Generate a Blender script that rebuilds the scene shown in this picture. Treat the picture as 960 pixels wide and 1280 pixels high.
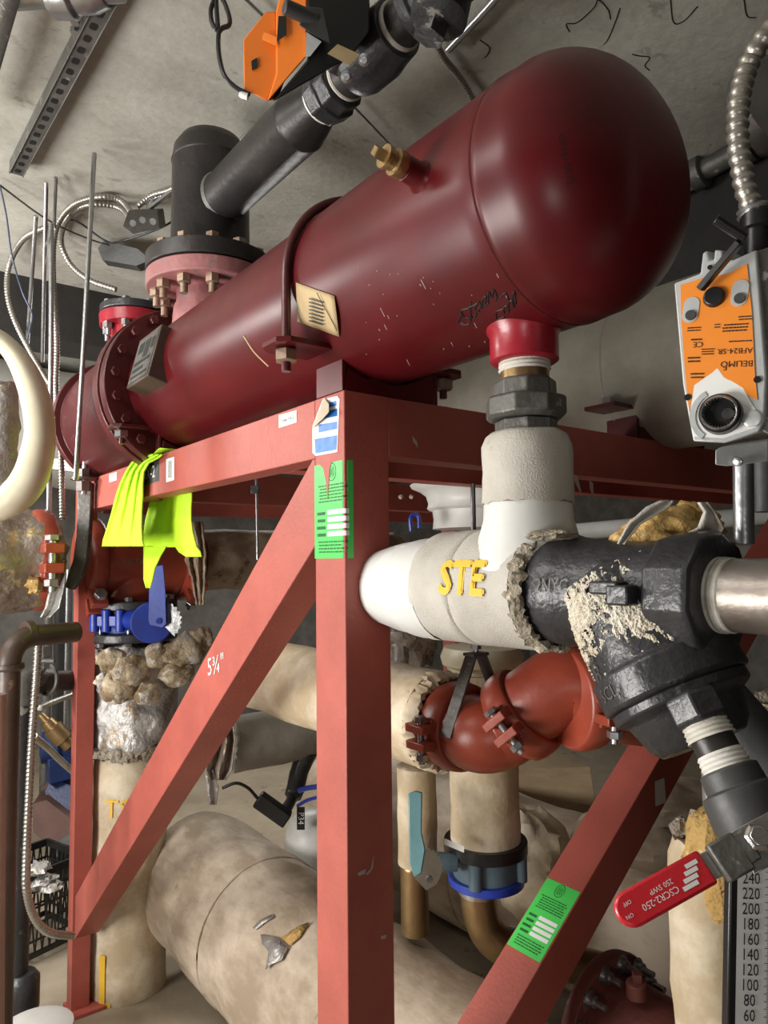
import bpy, math, random
from mathutils import Vector as V, Matrix, noise
for o in list(bpy.data.objects): bpy.data.objects.remove(o)
PI = math.pi
sc = bpy.context.scene
col = bpy.data.collections.new('plant_room'); sc.collection.children.link(col)
random.seed(7)
# ------------------------------------------------------------------ camera
FPX = 887.0
PITCH, ROLL, YAW = math.radians(3.8), math.radians(0.6), math.radians(37.07)
EYE = V((0, 0, 1.65))
Rt = V((math.cos(YAW), -math.sin(YAW), 0)); F0 = V((math.sin(YAW), math.cos(YAW), 0)); UZ = V((0, 0, 1))
FW = F0*math.cos(PITCH) + UZ*math.sin(PITCH); UP = -F0*math.sin(PITCH) + UZ*math.cos(PITCH)
CR = math.cos(ROLL)*Rt - math.sin(ROLL)*UP; CU = math.sin(ROLL)*Rt + math.cos(ROLL)*UP
cd = bpy.data.cameras.new('camera'); cam = bpy.data.objects.new('camera', cd); col.objects.link(cam)
cd.sensor_fit = 'VERTICAL'; cd.sensor_height = 24; cd.lens = FPX/1280*24; cd.clip_start = .02
m = Matrix((CR, CU, -FW)).transposed().to_4x4(); m.translation = EYE; cam.matrix_world = m
sc.camera = cam
# ------------------------------------------------------------------ world, lamps and fills, exposure
w = bpy.data.worlds.new('World'); sc.world = w; w.use_nodes = True
w.node_tree.nodes['Background'].inputs[0].default_value = (.80, .86, .92, 1)
w.node_tree.nodes['Background'].inputs[1].default_value = .015
def area(name, loc, target, size, power, color=(1, .97, .92)):
    l = bpy.data.lights.new(name, 'AREA'); l.shape = 'RECTANGLE'; l.size, l.size_y = size; l.energy = power; l.color = color
    o = bpy.data.objects.new(name, l); col.objects.link(o); o.location = loc
    o.rotation_euler = (V(target) - V(loc)).to_track_quat('-Z', 'Y').to_euler()
area('work_lamp', (-1.6, 1.75, 1.15), (1.0, 1.25, 1.9), (1.3, .9), 72)
area('low_lamp', (-1.3, -1.2, 1.15), (.67, .55, 2.0), (.5, .5), 7)
area('top_fill', (-.9, 1.7, 2.9), (.9, 1.9, .3), (1.2, .3), 15)  # added fill for light from above, no fixture there
area('back_fill', (2.4, 4.6, 2.6), (2.0, 3.9, 0), (1.2, .4), 30)  # added area light without a fixture, reaches the rear floor
area('rear_left_fill', (-.9, 3.3, 2.3), (1.4, 4.2, 1.4), (1.0, .4), 55)  # added fill that brightens the white duct behind the rods
sc.view_settings.view_transform = 'Standard'; sc.view_settings.look = 'None'
sc.view_settings.gamma = 1; sc.view_settings.use_curve_mapping = False; sc.view_settings.exposure = 0.35

# ------------------------------------------------------------------ where a line of sight meets a plane of the room
def ray(px, py): return FW + CR*((px-480)/FPX) + CU*((640-py)/FPX)
def at(px, py, D):
    d = ray(px, py); p = EYE + d*(D/d.dot(F0))
    return EYE + d*((2.972-EYE.z)/d.z) if p.z > 2.972 else p        # nothing hangs above the ceiling
def onp(px, py, ax, val):
    d = ray(px, py); return EYE + d*((val-EYE[ax])/d[ax])
def onX(px, py, X): return onp(px, py, 0, X)
def onY(px, py, Y): return onp(px, py, 1, Y)
def onZ(px, py, Z): return onp(px, py, 2, Z)

# ------------------------------------------------------------------ materials
MATS = {}
def pm(name, c, rough=.5, metal=0, c2=None, amt=.5, scale=6, c3=None, t3=.62, s3=14, bump=.15, bs=60, coat=0, stretch=(1, 1, 1), alpha=None):
    mt = bpy.data.materials.new(name); mt.use_nodes = True; MATS[name] = mt
    nt = mt.node_tree; N = nt.nodes; L = nt.links; b = N['Principled BSDF']
    tc = N.new('ShaderNodeTexCoord'); mp = N.new('ShaderNodeMapping'); mp.inputs['Scale'].default_value = stretch
    L.new(tc.outputs['Object'], mp.inputs[0])
    c2 = c2 or tuple(x*.72 for x in c)
    n1 = N.new('ShaderNodeTexNoise'); n1.inputs['Scale'].default_value = scale; n1.inputs['Detail'].default_value = 6; n1.inputs['Roughness'].default_value = .65
    L.new(mp.outputs[0], n1.inputs['Vector'])
    r1 = N.new('ShaderNodeValToRGB'); r1.color_ramp.elements[0].position = .5-.22*(1.2-amt); r1.color_ramp.elements[1].position = .5+.3*(1.2-amt)
    r1.color_ramp.elements[0].color = (*c2, 1); r1.color_ramp.elements[1].color = (*c, 1)
    L.new(n1.outputs[0], r1.inputs[0]); out = r1.outputs[0]
    if c3:
        n2 = N.new('ShaderNodeTexNoise'); n2.inputs['Scale'].default_value = s3; n2.inputs['Detail'].default_value = 8; n2.inputs['Roughness'].default_value = .7
        L.new(mp.outputs[0], n2.inputs['Vector'])
        r2 = N.new('ShaderNodeValToRGB'); r2.color_ramp.elements[0].position = t3; r2.color_ramp.elements[1].position = t3+.05
        L.new(n2.outputs[0], r2.inputs[0])
        mx = N.new('ShaderNodeMix'); mx.data_type = 'RGBA'; L.new(r2.outputs[0], mx.inputs[0]); L.new(out, mx.inputs[6]); mx.inputs[7].default_value = (*c3, 1); out = mx.outputs[2]
    L.new(out, b.inputs['Base Color'])
    b.inputs['Metallic'].default_value = metal; b.inputs['Coat Weight'].default_value = coat; b.inputs['Coat Roughness'].default_value = .3
    n3 = N.new('ShaderNodeTexNoise'); n3.inputs['Scale'].default_value = bs; n3.inputs['Detail'].default_value = 5
    L.new(mp.outputs[0], n3.inputs['Vector'])
    rr = N.new('ShaderNodeMapRange'); rr.inputs[3].default_value = max(.03, rough-.1); rr.inputs[4].default_value = min(1, rough+.1)
    L.new(n3.outputs[0], rr.inputs[0]); L.new(rr.outputs[0], b.inputs['Roughness'])
    if bump:
        bp = N.new('ShaderNodeBump'); bp.inputs['Strength'].default_value = bump; bp.inputs['Distance'].default_value = .01
        L.new(n3.outputs[0], bp.inputs['Height']); L.new(bp.outputs[0], b.inputs['Normal'])
    return mt
pm('tank_red', (.105, .005, .008), .4, c2=(.072, .004, .006), c3=(.33, .10, .09), t3=.75, s3=60, bump=.02, bs=14, coat=.32)
MATS['tank_red'].node_tree.nodes['Principled BSDF'].inputs['Specular IOR Level'].default_value = .2
pm('nozzle_red', (.38, .02, .035), .3, c3=(.5, .25, .25), t3=.68, s3=40, bump=.05)
pm('frame_red', (.43, .10, .075), .5, c2=(.33, .075, .056), c3=(.50, .26, .22), t3=.72, s3=45, bump=.1, bs=120)
pm('faded_pink', (.42, .17, .17), .6, c2=(.28, .11, .11), c3=(.2, .17, .16), t3=.56, s3=25, bump=.2)
pm('maroon', (.10, .012, .014), .38, c2=(.06, .01, .01), bump=.06, coat=.2)
pm('groove_orange', (.36, .062, .03), .38, c2=(.24, .04, .022), c3=(.12, .03, .02), t3=.66, s3=12, bump=.1, bs=40)
pm('black_iron', (.018, .018, .02), .33, c2=(.035, .035, .038), c3=(.10, .09, .08), t3=.66, s3=18, bump=.25, bs=70)
pm('crust', (.80, .78, .72), .9, c2=(.55, .47, .34), bump=1, bs=90)
pm('mill_steel', (.055, .047, .045), .4, metal=.4, c2=(.028, .025, .025), c3=(.15, .10, .08), t3=.66, s3=10, bump=.12)
pm('grey_iron', (.17, .165, .15), .5, metal=.4, c2=(.09, .085, .078), c3=(.38, .37, .34), t3=.6, s3=30, bump=.25)
pm('zinc', (.55, .56, .57), .32, metal=.9, c2=(.36, .36, .37), bump=.1)
pm('bright_steel', (.72, .72, .72), .22, metal=1, bump=.04)
pm('thread_tape', (.75, .74, .70), .6, c2=(.5, .46, .38), bump=.3, bs=200, stretch=(1, 1, 6))
pm('brass', (.40, .27, .12), .35, metal=.8, c2=(.24, .16, .08), bump=.1)
pm('rust_bolt', (.42, .30, .22), .5, metal=.5, c2=(.25, .17, .12), bump=.2)
pm('canvas', (.58, .55, .50), .85, c2=(.42, .39, .34), c3=(.38, .31, .22), t3=.58, s3=7, bump=.3, bs=420)
pm('pvc_white', (.70, .70, .68), .42, c2=(.58, .58, .55), c3=(.42, .38, .32), t3=.7, s3=7, bump=.05, bs=20)
pm('pvc_cream', (.66, .61, .47), .4, c2=(.52, .47, .34), c3=(.34, .28, .17), t3=.66, s3=6, bump=.06, bs=16)
pm('lagging', (.56, .47, .37), .75, c2=(.33, .255, .18), amt=.85, scale=5, c3=(.20, .14, .09), t3=.64, s3=6, bump=.3, bs=24, stretch=(1, .5, 1))
pm('cream_lag', (.66, .58, .44), .7, c2=(.47, .37, .24), amt=.85, scale=6, c3=(.34, .21, .09), t3=.66, s3=7, bump=.35, bs=30)
pm('stained_lag', (.36, .29, .21), .8, c2=(.17, .11, .07), amt=.8, scale=7, c3=(.08, .05, .03), t3=.6, s3=5, bump=.5, bs=30)
pm('grey_lag', (.36, .34, .29), .8, c2=(.25, .23, .19), scale=5, c3=(.16, .14, .11), t3=.68, s3=6, bump=.35, bs=26)
pm('foil', (.55, .54, .53), .48, metal=.6, c2=(.35, .33, .31), c3=(.34, .27, .19), t3=.56, s3=14, bump=1, bs=38)
pm('foil_brown', (.42, .38, .34), .45, metal=.5, c2=(.22, .17, .13), c3=(.5, .38, .2), t3=.55, s3=12, bump=1, bs=36)
pm('fibreglass', (.62, .42, .15), .95, c2=(.42, .25, .08), c3=(.72, .60, .38), t3=.58, s3=20, bump=1, bs=60)
pm('fibre_grey', (.42, .38, .31), .95, c2=(.22, .18, .13), c3=(.55, .48, .34), t3=.55, s3=40, bump=1, bs=110)
pm('wad', (.62, .52, .37), .95, c2=(.26, .18, .10), amt=.9, c3=(.66, .64, .60), t3=.54, s3=14, bump=.8, bs=60, scale=12)
pm('pipe_steel', (.36, .34, .32), .42, metal=.7, c2=(.22, .18, .15), c3=(.42, .30, .18), t3=.66, s3=9, bump=.12)
pm('concrete', (.50, .485, .43), .75, c2=(.36, .345, .30), amt=.6, scale=3.2, c3=(.30, .28, .24), t3=.60, s3=7, bump=.3, bs=30, stretch=(1, 1.6, 1))
pm('floor_concrete', (.40, .34, .25), .7, c2=(.25, .20, .14), amt=.3, scale=3, c3=(.12, .09, .06), t3=.62, s3=4, bump=.2, bs=20)
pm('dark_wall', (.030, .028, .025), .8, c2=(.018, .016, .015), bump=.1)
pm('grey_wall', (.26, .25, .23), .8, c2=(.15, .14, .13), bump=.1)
pm('black_plastic', (.012, .012, .013), .35, bump=.03)
pm('dark_grey', (.055, .055, .055), .5, c2=(.035, .035, .035), bump=.1)
pm('orange_plastic', (.80, .20, .018), .42, c2=(.72, .17, .015), bump=.02)
pm('orange_label', (.82, .26, .03), .4, c2=(.78, .24, .03), c3=(.72, .62, .50), t3=.74, s3=70, bump=.02)
pm('cast_alu', (.62, .64, .64), .38, metal=.35, c2=(.5, .52, .52), bump=.08, bs=90)
pm('white_print', (.78, .78, .76), .5, c2=(.7, .7, .68), bump=.02)
pm('blue_enamel', (.012, .05, .42), .45, c2=(.01, .035, .30), bump=.08, coat=.3)
pm('deep_blue', (.012, .035, .14), .4, c2=(.01, .02, .07), bump=.1)
pm('teal', (.14, .29, .31), .35, c2=(.10, .22, .24), bump=.05)
pm('slate_blue', (.12, .19, .23), .45, c2=(.07, .11, .14), bump=.1)
pm('green_tag', (.07, .60, .10), .4, c2=(.06, .53, .09), bump=.02)
pm('hivis', (.52, .82, .02), .7, c2=(.44, .74, .015), bump=.25, bs=150)
pm('blue_label', (.01, .16, .55), .4, bump=0)
pm('ink', (.012, .012, .012), .5, bump=0)
pm('green_ink', (.015, .13, .03), .5, bump=0)
pm('yellow_paint', (.80, .50, .03), .6, c2=(.72, .42, .03), bump=.1)
pm('paper', (.55, .42, .23), .7, c2=(.40, .29, .15), bump=.1)
pm('peel_paper', (.62, .52, .40), .6, c2=(.4, .33, .24), bump=.1)
pm('red_sleeve', (.62, .018, .03), .28, c2=(.52, .014, .025), bump=.02, coat=.4)
pm('brown_pipe', (.10, .065, .048), .42, c2=(.055, .036, .028), c3=(.26, .17, .12), t3=.64, s3=9, bump=.1)
pm('scaly_black', (.03, .03, .03), .5, c2=(.016, .016, .016), c3=(.20, .19, .17), t3=.6, s3=16, bump=.3)
pm('dusty_pink_pipe', (.40, .27, .23), .6, c2=(.3, .19, .16), bump=.1)
pm('plywood', (.40, .30, .18), .7, c2=(.28, .20, .11), c3=(.09, .05, .03), t3=.74, s3=5, bump=.15, stretch=(1, 1, 4))
pm('rust_red', (.22, .065, .05), .55, c2=(.15, .04, .032), c3=(.32, .14, .12), t3=.64, s3=22, bump=.2)
pm('plinth', (.13, .065, .05), .7, bump=.2)
pm('scale_white', (.74, .75, .74), .4, bump=0)
pm('flex', (.50, .48, .44), .35, metal=.8, c2=(.34, .31, .27), bump=.1)
pm('wire_blue', (.10, .13, .22), .5, bump=0)
pm('scuff', (.60, .50, .48), .7, bump=.1)

# ------------------------------------------------------------------ mesh builder
def frame(d, up=None):
    d = V(d).normalized()
    a = V(up) if up is not None else (V((0, 0, 1)) if abs(d.z) < .9 else V((0, 1, 0)))
    x = a.cross(d)
    if x.length < 1e-5: x = V((1, 0, 0)).cross(d)
    x.normalize(); return x, d.cross(x)
class MB:
    def ragged(s, c, d, R, wd=.02, th=.012, amp=.008, seg=120, mi=0):     # torn fibrous ring
        c = V(c); x, y = frame(d); d = V(d).normalized(); vs = []; pr = [(-.5, -.5), (-.6, .1), (-.1, .5), (.5, .35), (.55, -.2), (.1, -.6)]; n = len(pr)
        off = random.random()*30
        for i in range(seg):
            a = 2*PI*i/seg; u = x*math.cos(a)+y*math.sin(a)
            for j, (p, q) in enumerate(pr):
                n1 = noise.noise(V((math.cos(a)*7+off, math.sin(a)*7, j*1.7)))+.6*noise.noise(V((math.cos(a)*22+off, math.sin(a)*22, j*2.7))); n2 = noise.noise(V((math.cos(a)*9, math.sin(a)*9+off, j*3.1+9)))+.7*noise.noise(V((math.cos(a)*27+off, math.sin(a)*27, j*2.7)))
                vs.append(c+d*(p*wd+n1*amp*1.6)+u*(R+q*th+n2*amp))
        return s.add(vs, [(i*n+j, i*n+(j+1) % n, ((i+1) % seg)*n+(j+1) % n, ((i+1) % seg)*n+j) for i in range(seg) for j in range(n)], mi)
    def __init__(s): s.v = []; s.f = []; s.mi = []
    def add(s, vs, fs, mi=0):
        n = len(s.v); s.v += [V(v) for v in vs]; s.f += [tuple(i+n for i in f) for f in fs]; s.mi += [mi]*len(fs); return s
    def box(s, a, b, mi=0):
        x0, y0, z0 = a; x1, y1, z1 = b
        return s.add([(x0,y0,z0),(x1,y0,z0),(x1,y1,z0),(x0,y1,z0),(x0,y0,z1),(x1,y0,z1),(x1,y1,z1),(x0,y1,z1)],
                     [(3,2,1,0),(4,5,6,7),(0,1,5,4),(1,2,6,5),(2,3,7,6),(3,0,4,7)], mi)
    def obox(s, c, ax, ay, az, mi=0):          # centre and three half-axes
        c = V(c); ax = V(ax); ay = V(ay); az = V(az)
        vs = [c+i*ax+j*ay+k*az for k in (-1, 1) for (i, j) in ((-1,-1),(1,-1),(1,1),(-1,1))]
        return s.add(vs, [(3,2,1,0),(4,5,6,7),(0,1,5,4),(1,2,6,5),(2,3,7,6),(3,0,4,7)], mi)
    def bar(s, p, q, w, h, up=None, mi=0):
        p = V(p); q = V(q); d = q-p; x, y = frame(d, up)
        return s.obox((p+q)/2, x*w/2, y*h/2, d/2, mi)
    def prism(s, pts, ext, mi=0):              # closed outline of 3D points pushed along ext
        n = len(pts); e = V(ext); P = [V(p) for p in pts]
        return s.add(P+[p+e for p in P], [tuple(range(n))[::-1], tuple(range(n, 2*n))]+[(i, (i+1) % n, (i+1) % n+n, i+n) for i in range(n)], mi)
    def lathe(s, o, d, prof, seg=32, caps=True, mi=0, rot=0, up=None, jag=0):
        o = V(o); d = V(d).normalized(); x, y = frame(d, up); n = len(prof); vs = []
        for k, (h, r) in enumerate(prof):
            for i in range(seg):
                a = 2*PI*i/seg+rot; hh = h
                if jag and k in (0, n-1): hh += jag*(random.random()-.5)
                vs.append(o+d*hh+(x*math.cos(a)+y*math.sin(a))*r)
        fs = [(k*seg+i, k*seg+(i+1) % seg, (k+1)*seg+(i+1) % seg, (k+1)*seg+i) for k in range(n-1) for i in range(seg)]
        if caps: fs += [tuple(range(seg))[::-1], tuple(range((n-1)*seg, n*seg))]
        return s.add(vs, fs, mi)
    def cyl(s, p, q, r, seg=24, mi=0, r2=None, **k):
        p = V(p); q = V(q); return s.lathe(p, q-p, [(0, r), ((q-p).length, r if r2 is None else r2)], seg, mi=mi, **k)
    def sweep(s, path, r, seg=16, caps=True, mi=0, flat=1, up=None):
        P = [V(p) for p in path]; n = len(P); vs = []; x = None
        for k, p in enumerate(P):
            d = (P[min(k+1, n-1)]-P[max(k-1, 0)]).normalized()
            if x is None: x, y = frame(d, up)
            else:
                x = (x-d*x.dot(d)).normalized(); y = d.cross(x)
            rr = r[min(k, len(r)-1)] if isinstance(r, (list, tuple)) else r
            for i in range(seg):
                a = 2*PI*i/seg; vs.append(p+x*math.cos(a)*rr+y*math.sin(a)*rr*flat)
        fs = [(k*seg+i, k*seg+(i+1) % seg, (k+1)*seg+(i+1) % seg, (k+1)*seg+i) for k in range(n-1) for i in range(seg)]
        if caps: fs += [tuple(range(seg))[::-1], tuple(range((n-1)*seg, n*seg))]
        return s.add(vs, fs, mi)
    def torus(s, c, d, R, r, seg=48, sg=10, a0=0, a1=2*PI, mi=0, up=None):
        x, y = frame(d, up); c = V(c); full = abs(a1-a0-2*PI) < 1e-4; n = seg if full else seg+1
        pts = [c+(x*math.cos(a0+(a1-a0)*i/seg)+y*math.sin(a0+(a1-a0)*i/seg))*R for i in range(n)]
        if full: pts += [pts[0], pts[1]]
        return s.sweep(pts, r, sg, caps=not full, mi=mi)
    def lump(s, c, R, amp=.25, sc_=2.0, seg=20, mi=0):
        c = V(c); R = V(R) if not isinstance(R, (int, float)) else V((R, R, R)); vs = []; fs = []; h = seg//2; off = V((random.random()*50, 0, 0))
        for j in range(1, h):
            for i in range(seg):
                th = PI*j/h; ph = 2*PI*i/seg; u = V((math.sin(th)*math.cos(ph), math.sin(th)*math.sin(ph), math.cos(th)))
                k = 1+amp*noise.fractal(u*sc_+off, 1, 2, 4); vs.append(c+V((u.x*R.x, u.y*R.y, u.z*R.z))*k)
        t = len(vs); vs += [c+V((0, 0, R.z)), c-V((0, 0, R.z))]
        for j in range(h-2):
            for i in range(seg): fs.append((j*seg+i, (j+1)*seg+i, (j+1)*seg+(i+1) % seg, j*seg+(i+1) % seg))
        for i in range(seg): fs += [(t, i, (i+1) % seg), (t+1, (h-2)*seg+(i+1) % seg, (h-2)*seg+i)]
        return s.add(vs, fs, mi)
    def build(s, name, mats, parent=None, label=None, disp=None, bevel=0, sub=0, sharp=38, solid=0, cat=None, group=None, kind=None, flat=False):
        off = V((0, 0, 0)); q = parent
        while q is not None: off += q.location; q = q.parent
        if parent is None:
            lo = V([min(v[i] for v in s.v) for i in range(3)]); hi = V([max(v[i] for v in s.v) for i in range(3)]); off = (lo+hi)/2; off.z = lo.z
        me = bpy.data.meshes.new(name); me.from_pydata([v-off for v in s.v], [], s.f)
        for k in ([mats] if isinstance(mats, str) else mats): me.materials.append(MATS[k])
        me.polygons.foreach_set('material_index', s.mi); me.update()
        import bmesh
        bm = bmesh.new(); bm.from_mesh(me)
        if not flat: bmesh.ops.recalc_face_normals(bm, faces=bm.faces)
        if disp:
            big = [e for e in bm.edges if e.calc_length() > disp[2]] if len(disp) > 2 else []
            it = 0
            while big and it < 4:
                bmesh.ops.subdivide_edges(bm, edges=big, cuts=1, use_grid_fill=True); it += 1
                big = [e for e in bm.edges if e.calc_length() > disp[2]]
            bm.normal_update()
            nn = [(v, v.normal.copy()) for v in bm.verts]
            for v, nv in nn:
                p = (v.co+off)*disp[1]; v.co += nv*disp[0]*noise.fractal(p, .9, 2.1, 4)
        bm.to_mesh(me); bm.free()
        me.polygons.foreach_set('use_smooth', [not flat]*len(me.polygons))
        if not flat: me.set_sharp_from_angle(angle=math.radians(sharp))
        o = bpy.data.objects.new(name, me); col.objects.link(o)
        if parent is not None: o.parent = parent
        else: o.location = off
        if solid:
            md = o.modifiers.new('Solidify', 'SOLIDIFY'); md.thickness = solid; md.offset = 0
        if bevel:
            md = o.modifiers.new('Bevel', 'BEVEL'); md.width = bevel; md.segments = 2; md.limit_method = 'ANGLE'; md.angle_limit = math.radians(35)
        if sub:
            md = o.modifiers.new('Subdivision', 'SUBSURF'); md.levels = sub; md.render_levels = sub
        tag(o, label, cat, group, kind); return o
def tag(o, label=None, cat=None, group=None, kind=None):
    for k, v_ in (('label', label), ('category', cat), ('group', group), ('kind', kind)):
        if v_: o[k] = v_
def thing(name, label, cat, loc, group=None):
    o = bpy.data.objects.new(name, None); o.empty_display_size = .05; col.objects.link(o); o.location = V(loc); tag(o, label, cat, group); return o
def fillet(pts, R, n=8):
    P = [V(p) for p in pts]; out = [P[0]]
    for i in range(1, len(P)-1):
        a = (P[i-1]-P[i]); b = (P[i+1]-P[i]); la, lb = a.length, b.length; a.normalize(); b.normalize()
        t = min(R, la*.49, lb*.49); A = P[i]+a*t; B = P[i]+b*t
        for k in range(n+1):
            u = k/n; out.append(A*(1-u)**2+P[i]*2*u*(1-u)+B*u*u)
    out.append(P[-1]); return out
def smoothpath(pts, n=8):                      # Catmull-Rom through the points
    P = [V(p) for p in pts]; P = [P[0]*2-P[1]]+P+[P[-1]*2-P[-2]]; out = []
    for i in range(1, len(P)-2):
        for k in range(n):
            t = k/n; a, b, c, d = P[i-1], P[i], P[i+1], P[i+2]
            out.append(.5*((2*b)+(c-a)*t+(2*a-5*b+4*c-d)*t*t+(3*b-a-3*c+d)*t**3))
    out.append(P[-2]); return out
def flexpath(path, r, amp=.12, pitch=1.1):     # ribbed conduit: points and radii
    P = [V(p) for p in path]; L = [0]
    for i in range(1, len(P)): L.append(L[-1]+(P[i]-P[i-1]).length)
    n = max(4, int(L[-1]/(r*pitch)*4)); pts = []; rad = []; j = 0
    for k in range(n+1):
        d = L[-1]*k/n
        while j < len(L)-2 and L[j+1] < d: j += 1
        t = (d-L[j])/max(1e-9, L[j+1]-L[j]); pts.append(P[j].lerp(P[j+1], t)); rad.append(r*(1+amp*(1, .2, -1, .2)[k % 4]))
    return pts, rad
def text_geo(s, size):
    c = bpy.data.curves.new('t', 'FONT'); c.body = s; c.size = size; c.align_x = 'CENTER'; c.align_y = 'CENTER'; c.resolution_u = 2
    o = bpy.data.objects.new('t', c); me = bpy.data.meshes.new_from_object(o)
    vs = [(v.co.x, v.co.y) for v in me.vertices]; fs = [tuple(p.vertices) for p in me.polygons]
    bpy.data.objects.remove(o); bpy.data.curves.remove(c); bpy.data.meshes.remove(me); return vs, fs
def lettering(mb, s, size, fn, mi=0, sx=1.0):
    vs, fs = text_geo(s, size); mb.add([fn(u*sx, v) for u, v in vs], fs, mi); return mb
def planefn(o, u, v, lift=0):
    o = V(o); u = V(u).normalized(); v = V(v).normalized(); n = u.cross(v).normalized()
    return lambda a, b: o+u*a+v*b+n*lift
def drape(mb, rows, plane, wave=.006, nfold=3, n=18, mi=0, sub=5, ph=0):
    # rows: (y, x left, x right) seen on a plane; folds run down the cloth
    R2 = []
    for i in range(len(rows)-1):
        for k in range(sub):
            t = k/sub; R2.append(tuple(rows[i][j]*(1-t)+rows[i+1][j]*t for j in range(3)))
    R2.append(rows[-1]); vs = []
    for j, (y, a, b) in enumerate(R2):
        for i in range(n+1):
            u = i/n; p = plane(a+(b-a)*u, y)
            dn = (EYE-p).normalized()
            vs.append(p+dn*(wave*math.sin(u*nfold*2*PI+ph+j*.06)+wave*.8*noise.noise(p*9)))
    fs = [(j*(n+1)+i, j*(n+1)+i+1, (j+1)*(n+1)+i+1, (j+1)*(n+1)+i) for j in range(len(R2)-1) for i in range(n)]
    return mb.add(vs, fs, mi)
def bolt(parent, p, d, r, length, head=.7, name='bolt', mat='zinc', nut=True, label=None):
    p = V(p); d = V(d).normalized(); b = MB()
    b.lathe(p, d, [(0, r*.9), (r*.1, r), (r*head, r), (r*head+r*.1, r*.85)], 6)
    b.cyl(p+d*r*head, p+d*length, r*.52, 10)
    if nut: b.lathe(p+d*(length-r*1.6), d, [(0, r*.9), (r*.1, r), (r*.9, r), (r, r*.85)], 6)
    return b.build(name, mat, parent, label)
def bolt_ring(parent, c, axis, R, n, r, length, rot=0, mat='zinc', name='bolt', up=None, a_keep=None):
    x, y = frame(axis, up)
    for k in range(n):
        a = rot+2*PI*k/n
        bolt(parent, V(c)+(x*math.cos(a)+y*math.sin(a))*R-V(axis).normalized()*length/2, axis, r, length, mat=mat, name=name)
def coupling(parent, c, axis, r, w=.05, lug=(0, 0, 1), mat='groove_orange', bmat='zinc', boltdir=None, both=True):
    c = V(c); axis = V(axis).normalized(); lug = V(lug); lug = (lug-axis*lug.dot(axis)).normalized(); side = axis.cross(lug)
    b = MB()
    b.lathe(c-axis*w/2, axis, [(0, r*.93), (0, r*1.10), (w*.12, r*1.17), (w*.35, r*1.2), (w*.65, r*1.2), (w*.88, r*1.17), (w, r*1.10), (w, r*.93)], 40)
    for sg in ((1, -1) if both else (1,)):
        for e in (1, -1):
            q = c+lug*sg*r*1.32+side*e*r*.22
            b.obox(q, lug*r*.27, axis*w*.45, side*r*.11)
            b.obox(c+lug*sg*r*1.08+side*e*r*.30, lug*r*.10, axis*w*.3, side*r*.14)
    o = b.build('coupling', mat, parent, bevel=r*.03)
    for sg in ((1, -1) if both else (1,)):
        q = c+lug*sg*r*1.36
        bolt(o, q-side*r*.52, side, r*.17, r*1.25, mat=bmat)
    return o

# ================================================================== SETTING
x0, y0, z0 = .7039, 1.0474, 1.9553
def S(s, t, z): return V((x0+s, y0+t, z0+z))
def struct(name, a, b, mat): return MB().box(a, b).build(name, mat, kind='structure')
struct('floor', (-2.5, -2.0, -.1), (8, 8, 0), 'floor_concrete')
struct('ceiling', (-2.5, -2.0, 3.0), (8, 8, 3.1), 'concrete')
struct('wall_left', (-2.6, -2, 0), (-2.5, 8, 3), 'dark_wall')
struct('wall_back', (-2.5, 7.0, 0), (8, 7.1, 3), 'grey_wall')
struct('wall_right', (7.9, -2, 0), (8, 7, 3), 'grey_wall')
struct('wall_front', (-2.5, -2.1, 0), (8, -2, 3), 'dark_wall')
struct('trim_1', (2.33, -2, 2.1), (2.6, 3.5, 3.0), 'dark_wall')  # near-black colour stands in for shade on this beam
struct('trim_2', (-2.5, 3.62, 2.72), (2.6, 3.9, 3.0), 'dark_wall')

ceil = bpy.data.objects['ceiling']
k = MB(); k_lines = [[(712,40),(708,30),(722,28),(742,10),(748,0),(760,12),(763,24)], [(775,10),(768,30),(758,52),(745,60)], [(790,68),(800,70),(812,72),(806,82),(812,88)], [(838,0),(842,28),(855,26),(872,8)], [(600,50),(612,60),(608,70),(600,74)], [(930,0),(934,20),(945,22)]]
for L in k_lines: k.sweep(smoothpath([onZ(a, c, 2.9995) for a, c in L], 5), .0016, 5)
o = k.build('pencil_scrawl', 'black_plastic', None); o.parent = ceil; o.location = o.location-ceil.location; o['kind'] = 'structure'
# ================================================================== STEEL STAND
BW = .1136
st = thing('steel_stand', 'red painted square tube steel stand carrying the long maroon pressure vessel', 'stand', (x0, y0, 0))
for (s, t) in ((0, 0), (0, 1.78), (1.9, 0), (1.9, 1.78)):
    wl = .065 if (s, t) == (0, 1.78) else .1
    MB().box(S(s, t+.1-wl, -z0+.012), S(s+wl, t+.1, 0)).build('leg', 'frame_red', st, bevel=.002)
    MB().box(S(s-.01, t-.01, -z0), S(s+.11, t+.11, -z0+.012)).build('foot_plate', 'frame_red', st)
def beam(a, b): MB().box(a, b).build('beam', 'frame_red', st, bevel=.002)
beam(S(0, .1, -BW), S(.06, 1.78, -.0005)); beam(S(.1, 0, -BW), S(1.9, .06, -.0005))
beam(S(.1, 1.82, -BW), S(1.9, 1.88, -.0005)); beam(S(.06, .28, -BW), S(1.94, .34, -.01)); beam(S(.06, 1.15, -BW), S(1.94, 1.21, -.01))
def zl(t): return -.122-.842*(t-.117)
def zr(t): return -.283-.832*(t-.107)
MB().prism([S(0, .1, -BW), S(0, .1, zr(.1)), S(0, 1.78, zr(1.78)), S(0, 1.78, zl(1.78)), S(0, .11, -BW)], (.085, 0, 0)).build('diagonal_brace', 'frame_red', st, bevel=.002)
def zb(s): return -1.239+.74*(s-.382)
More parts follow.
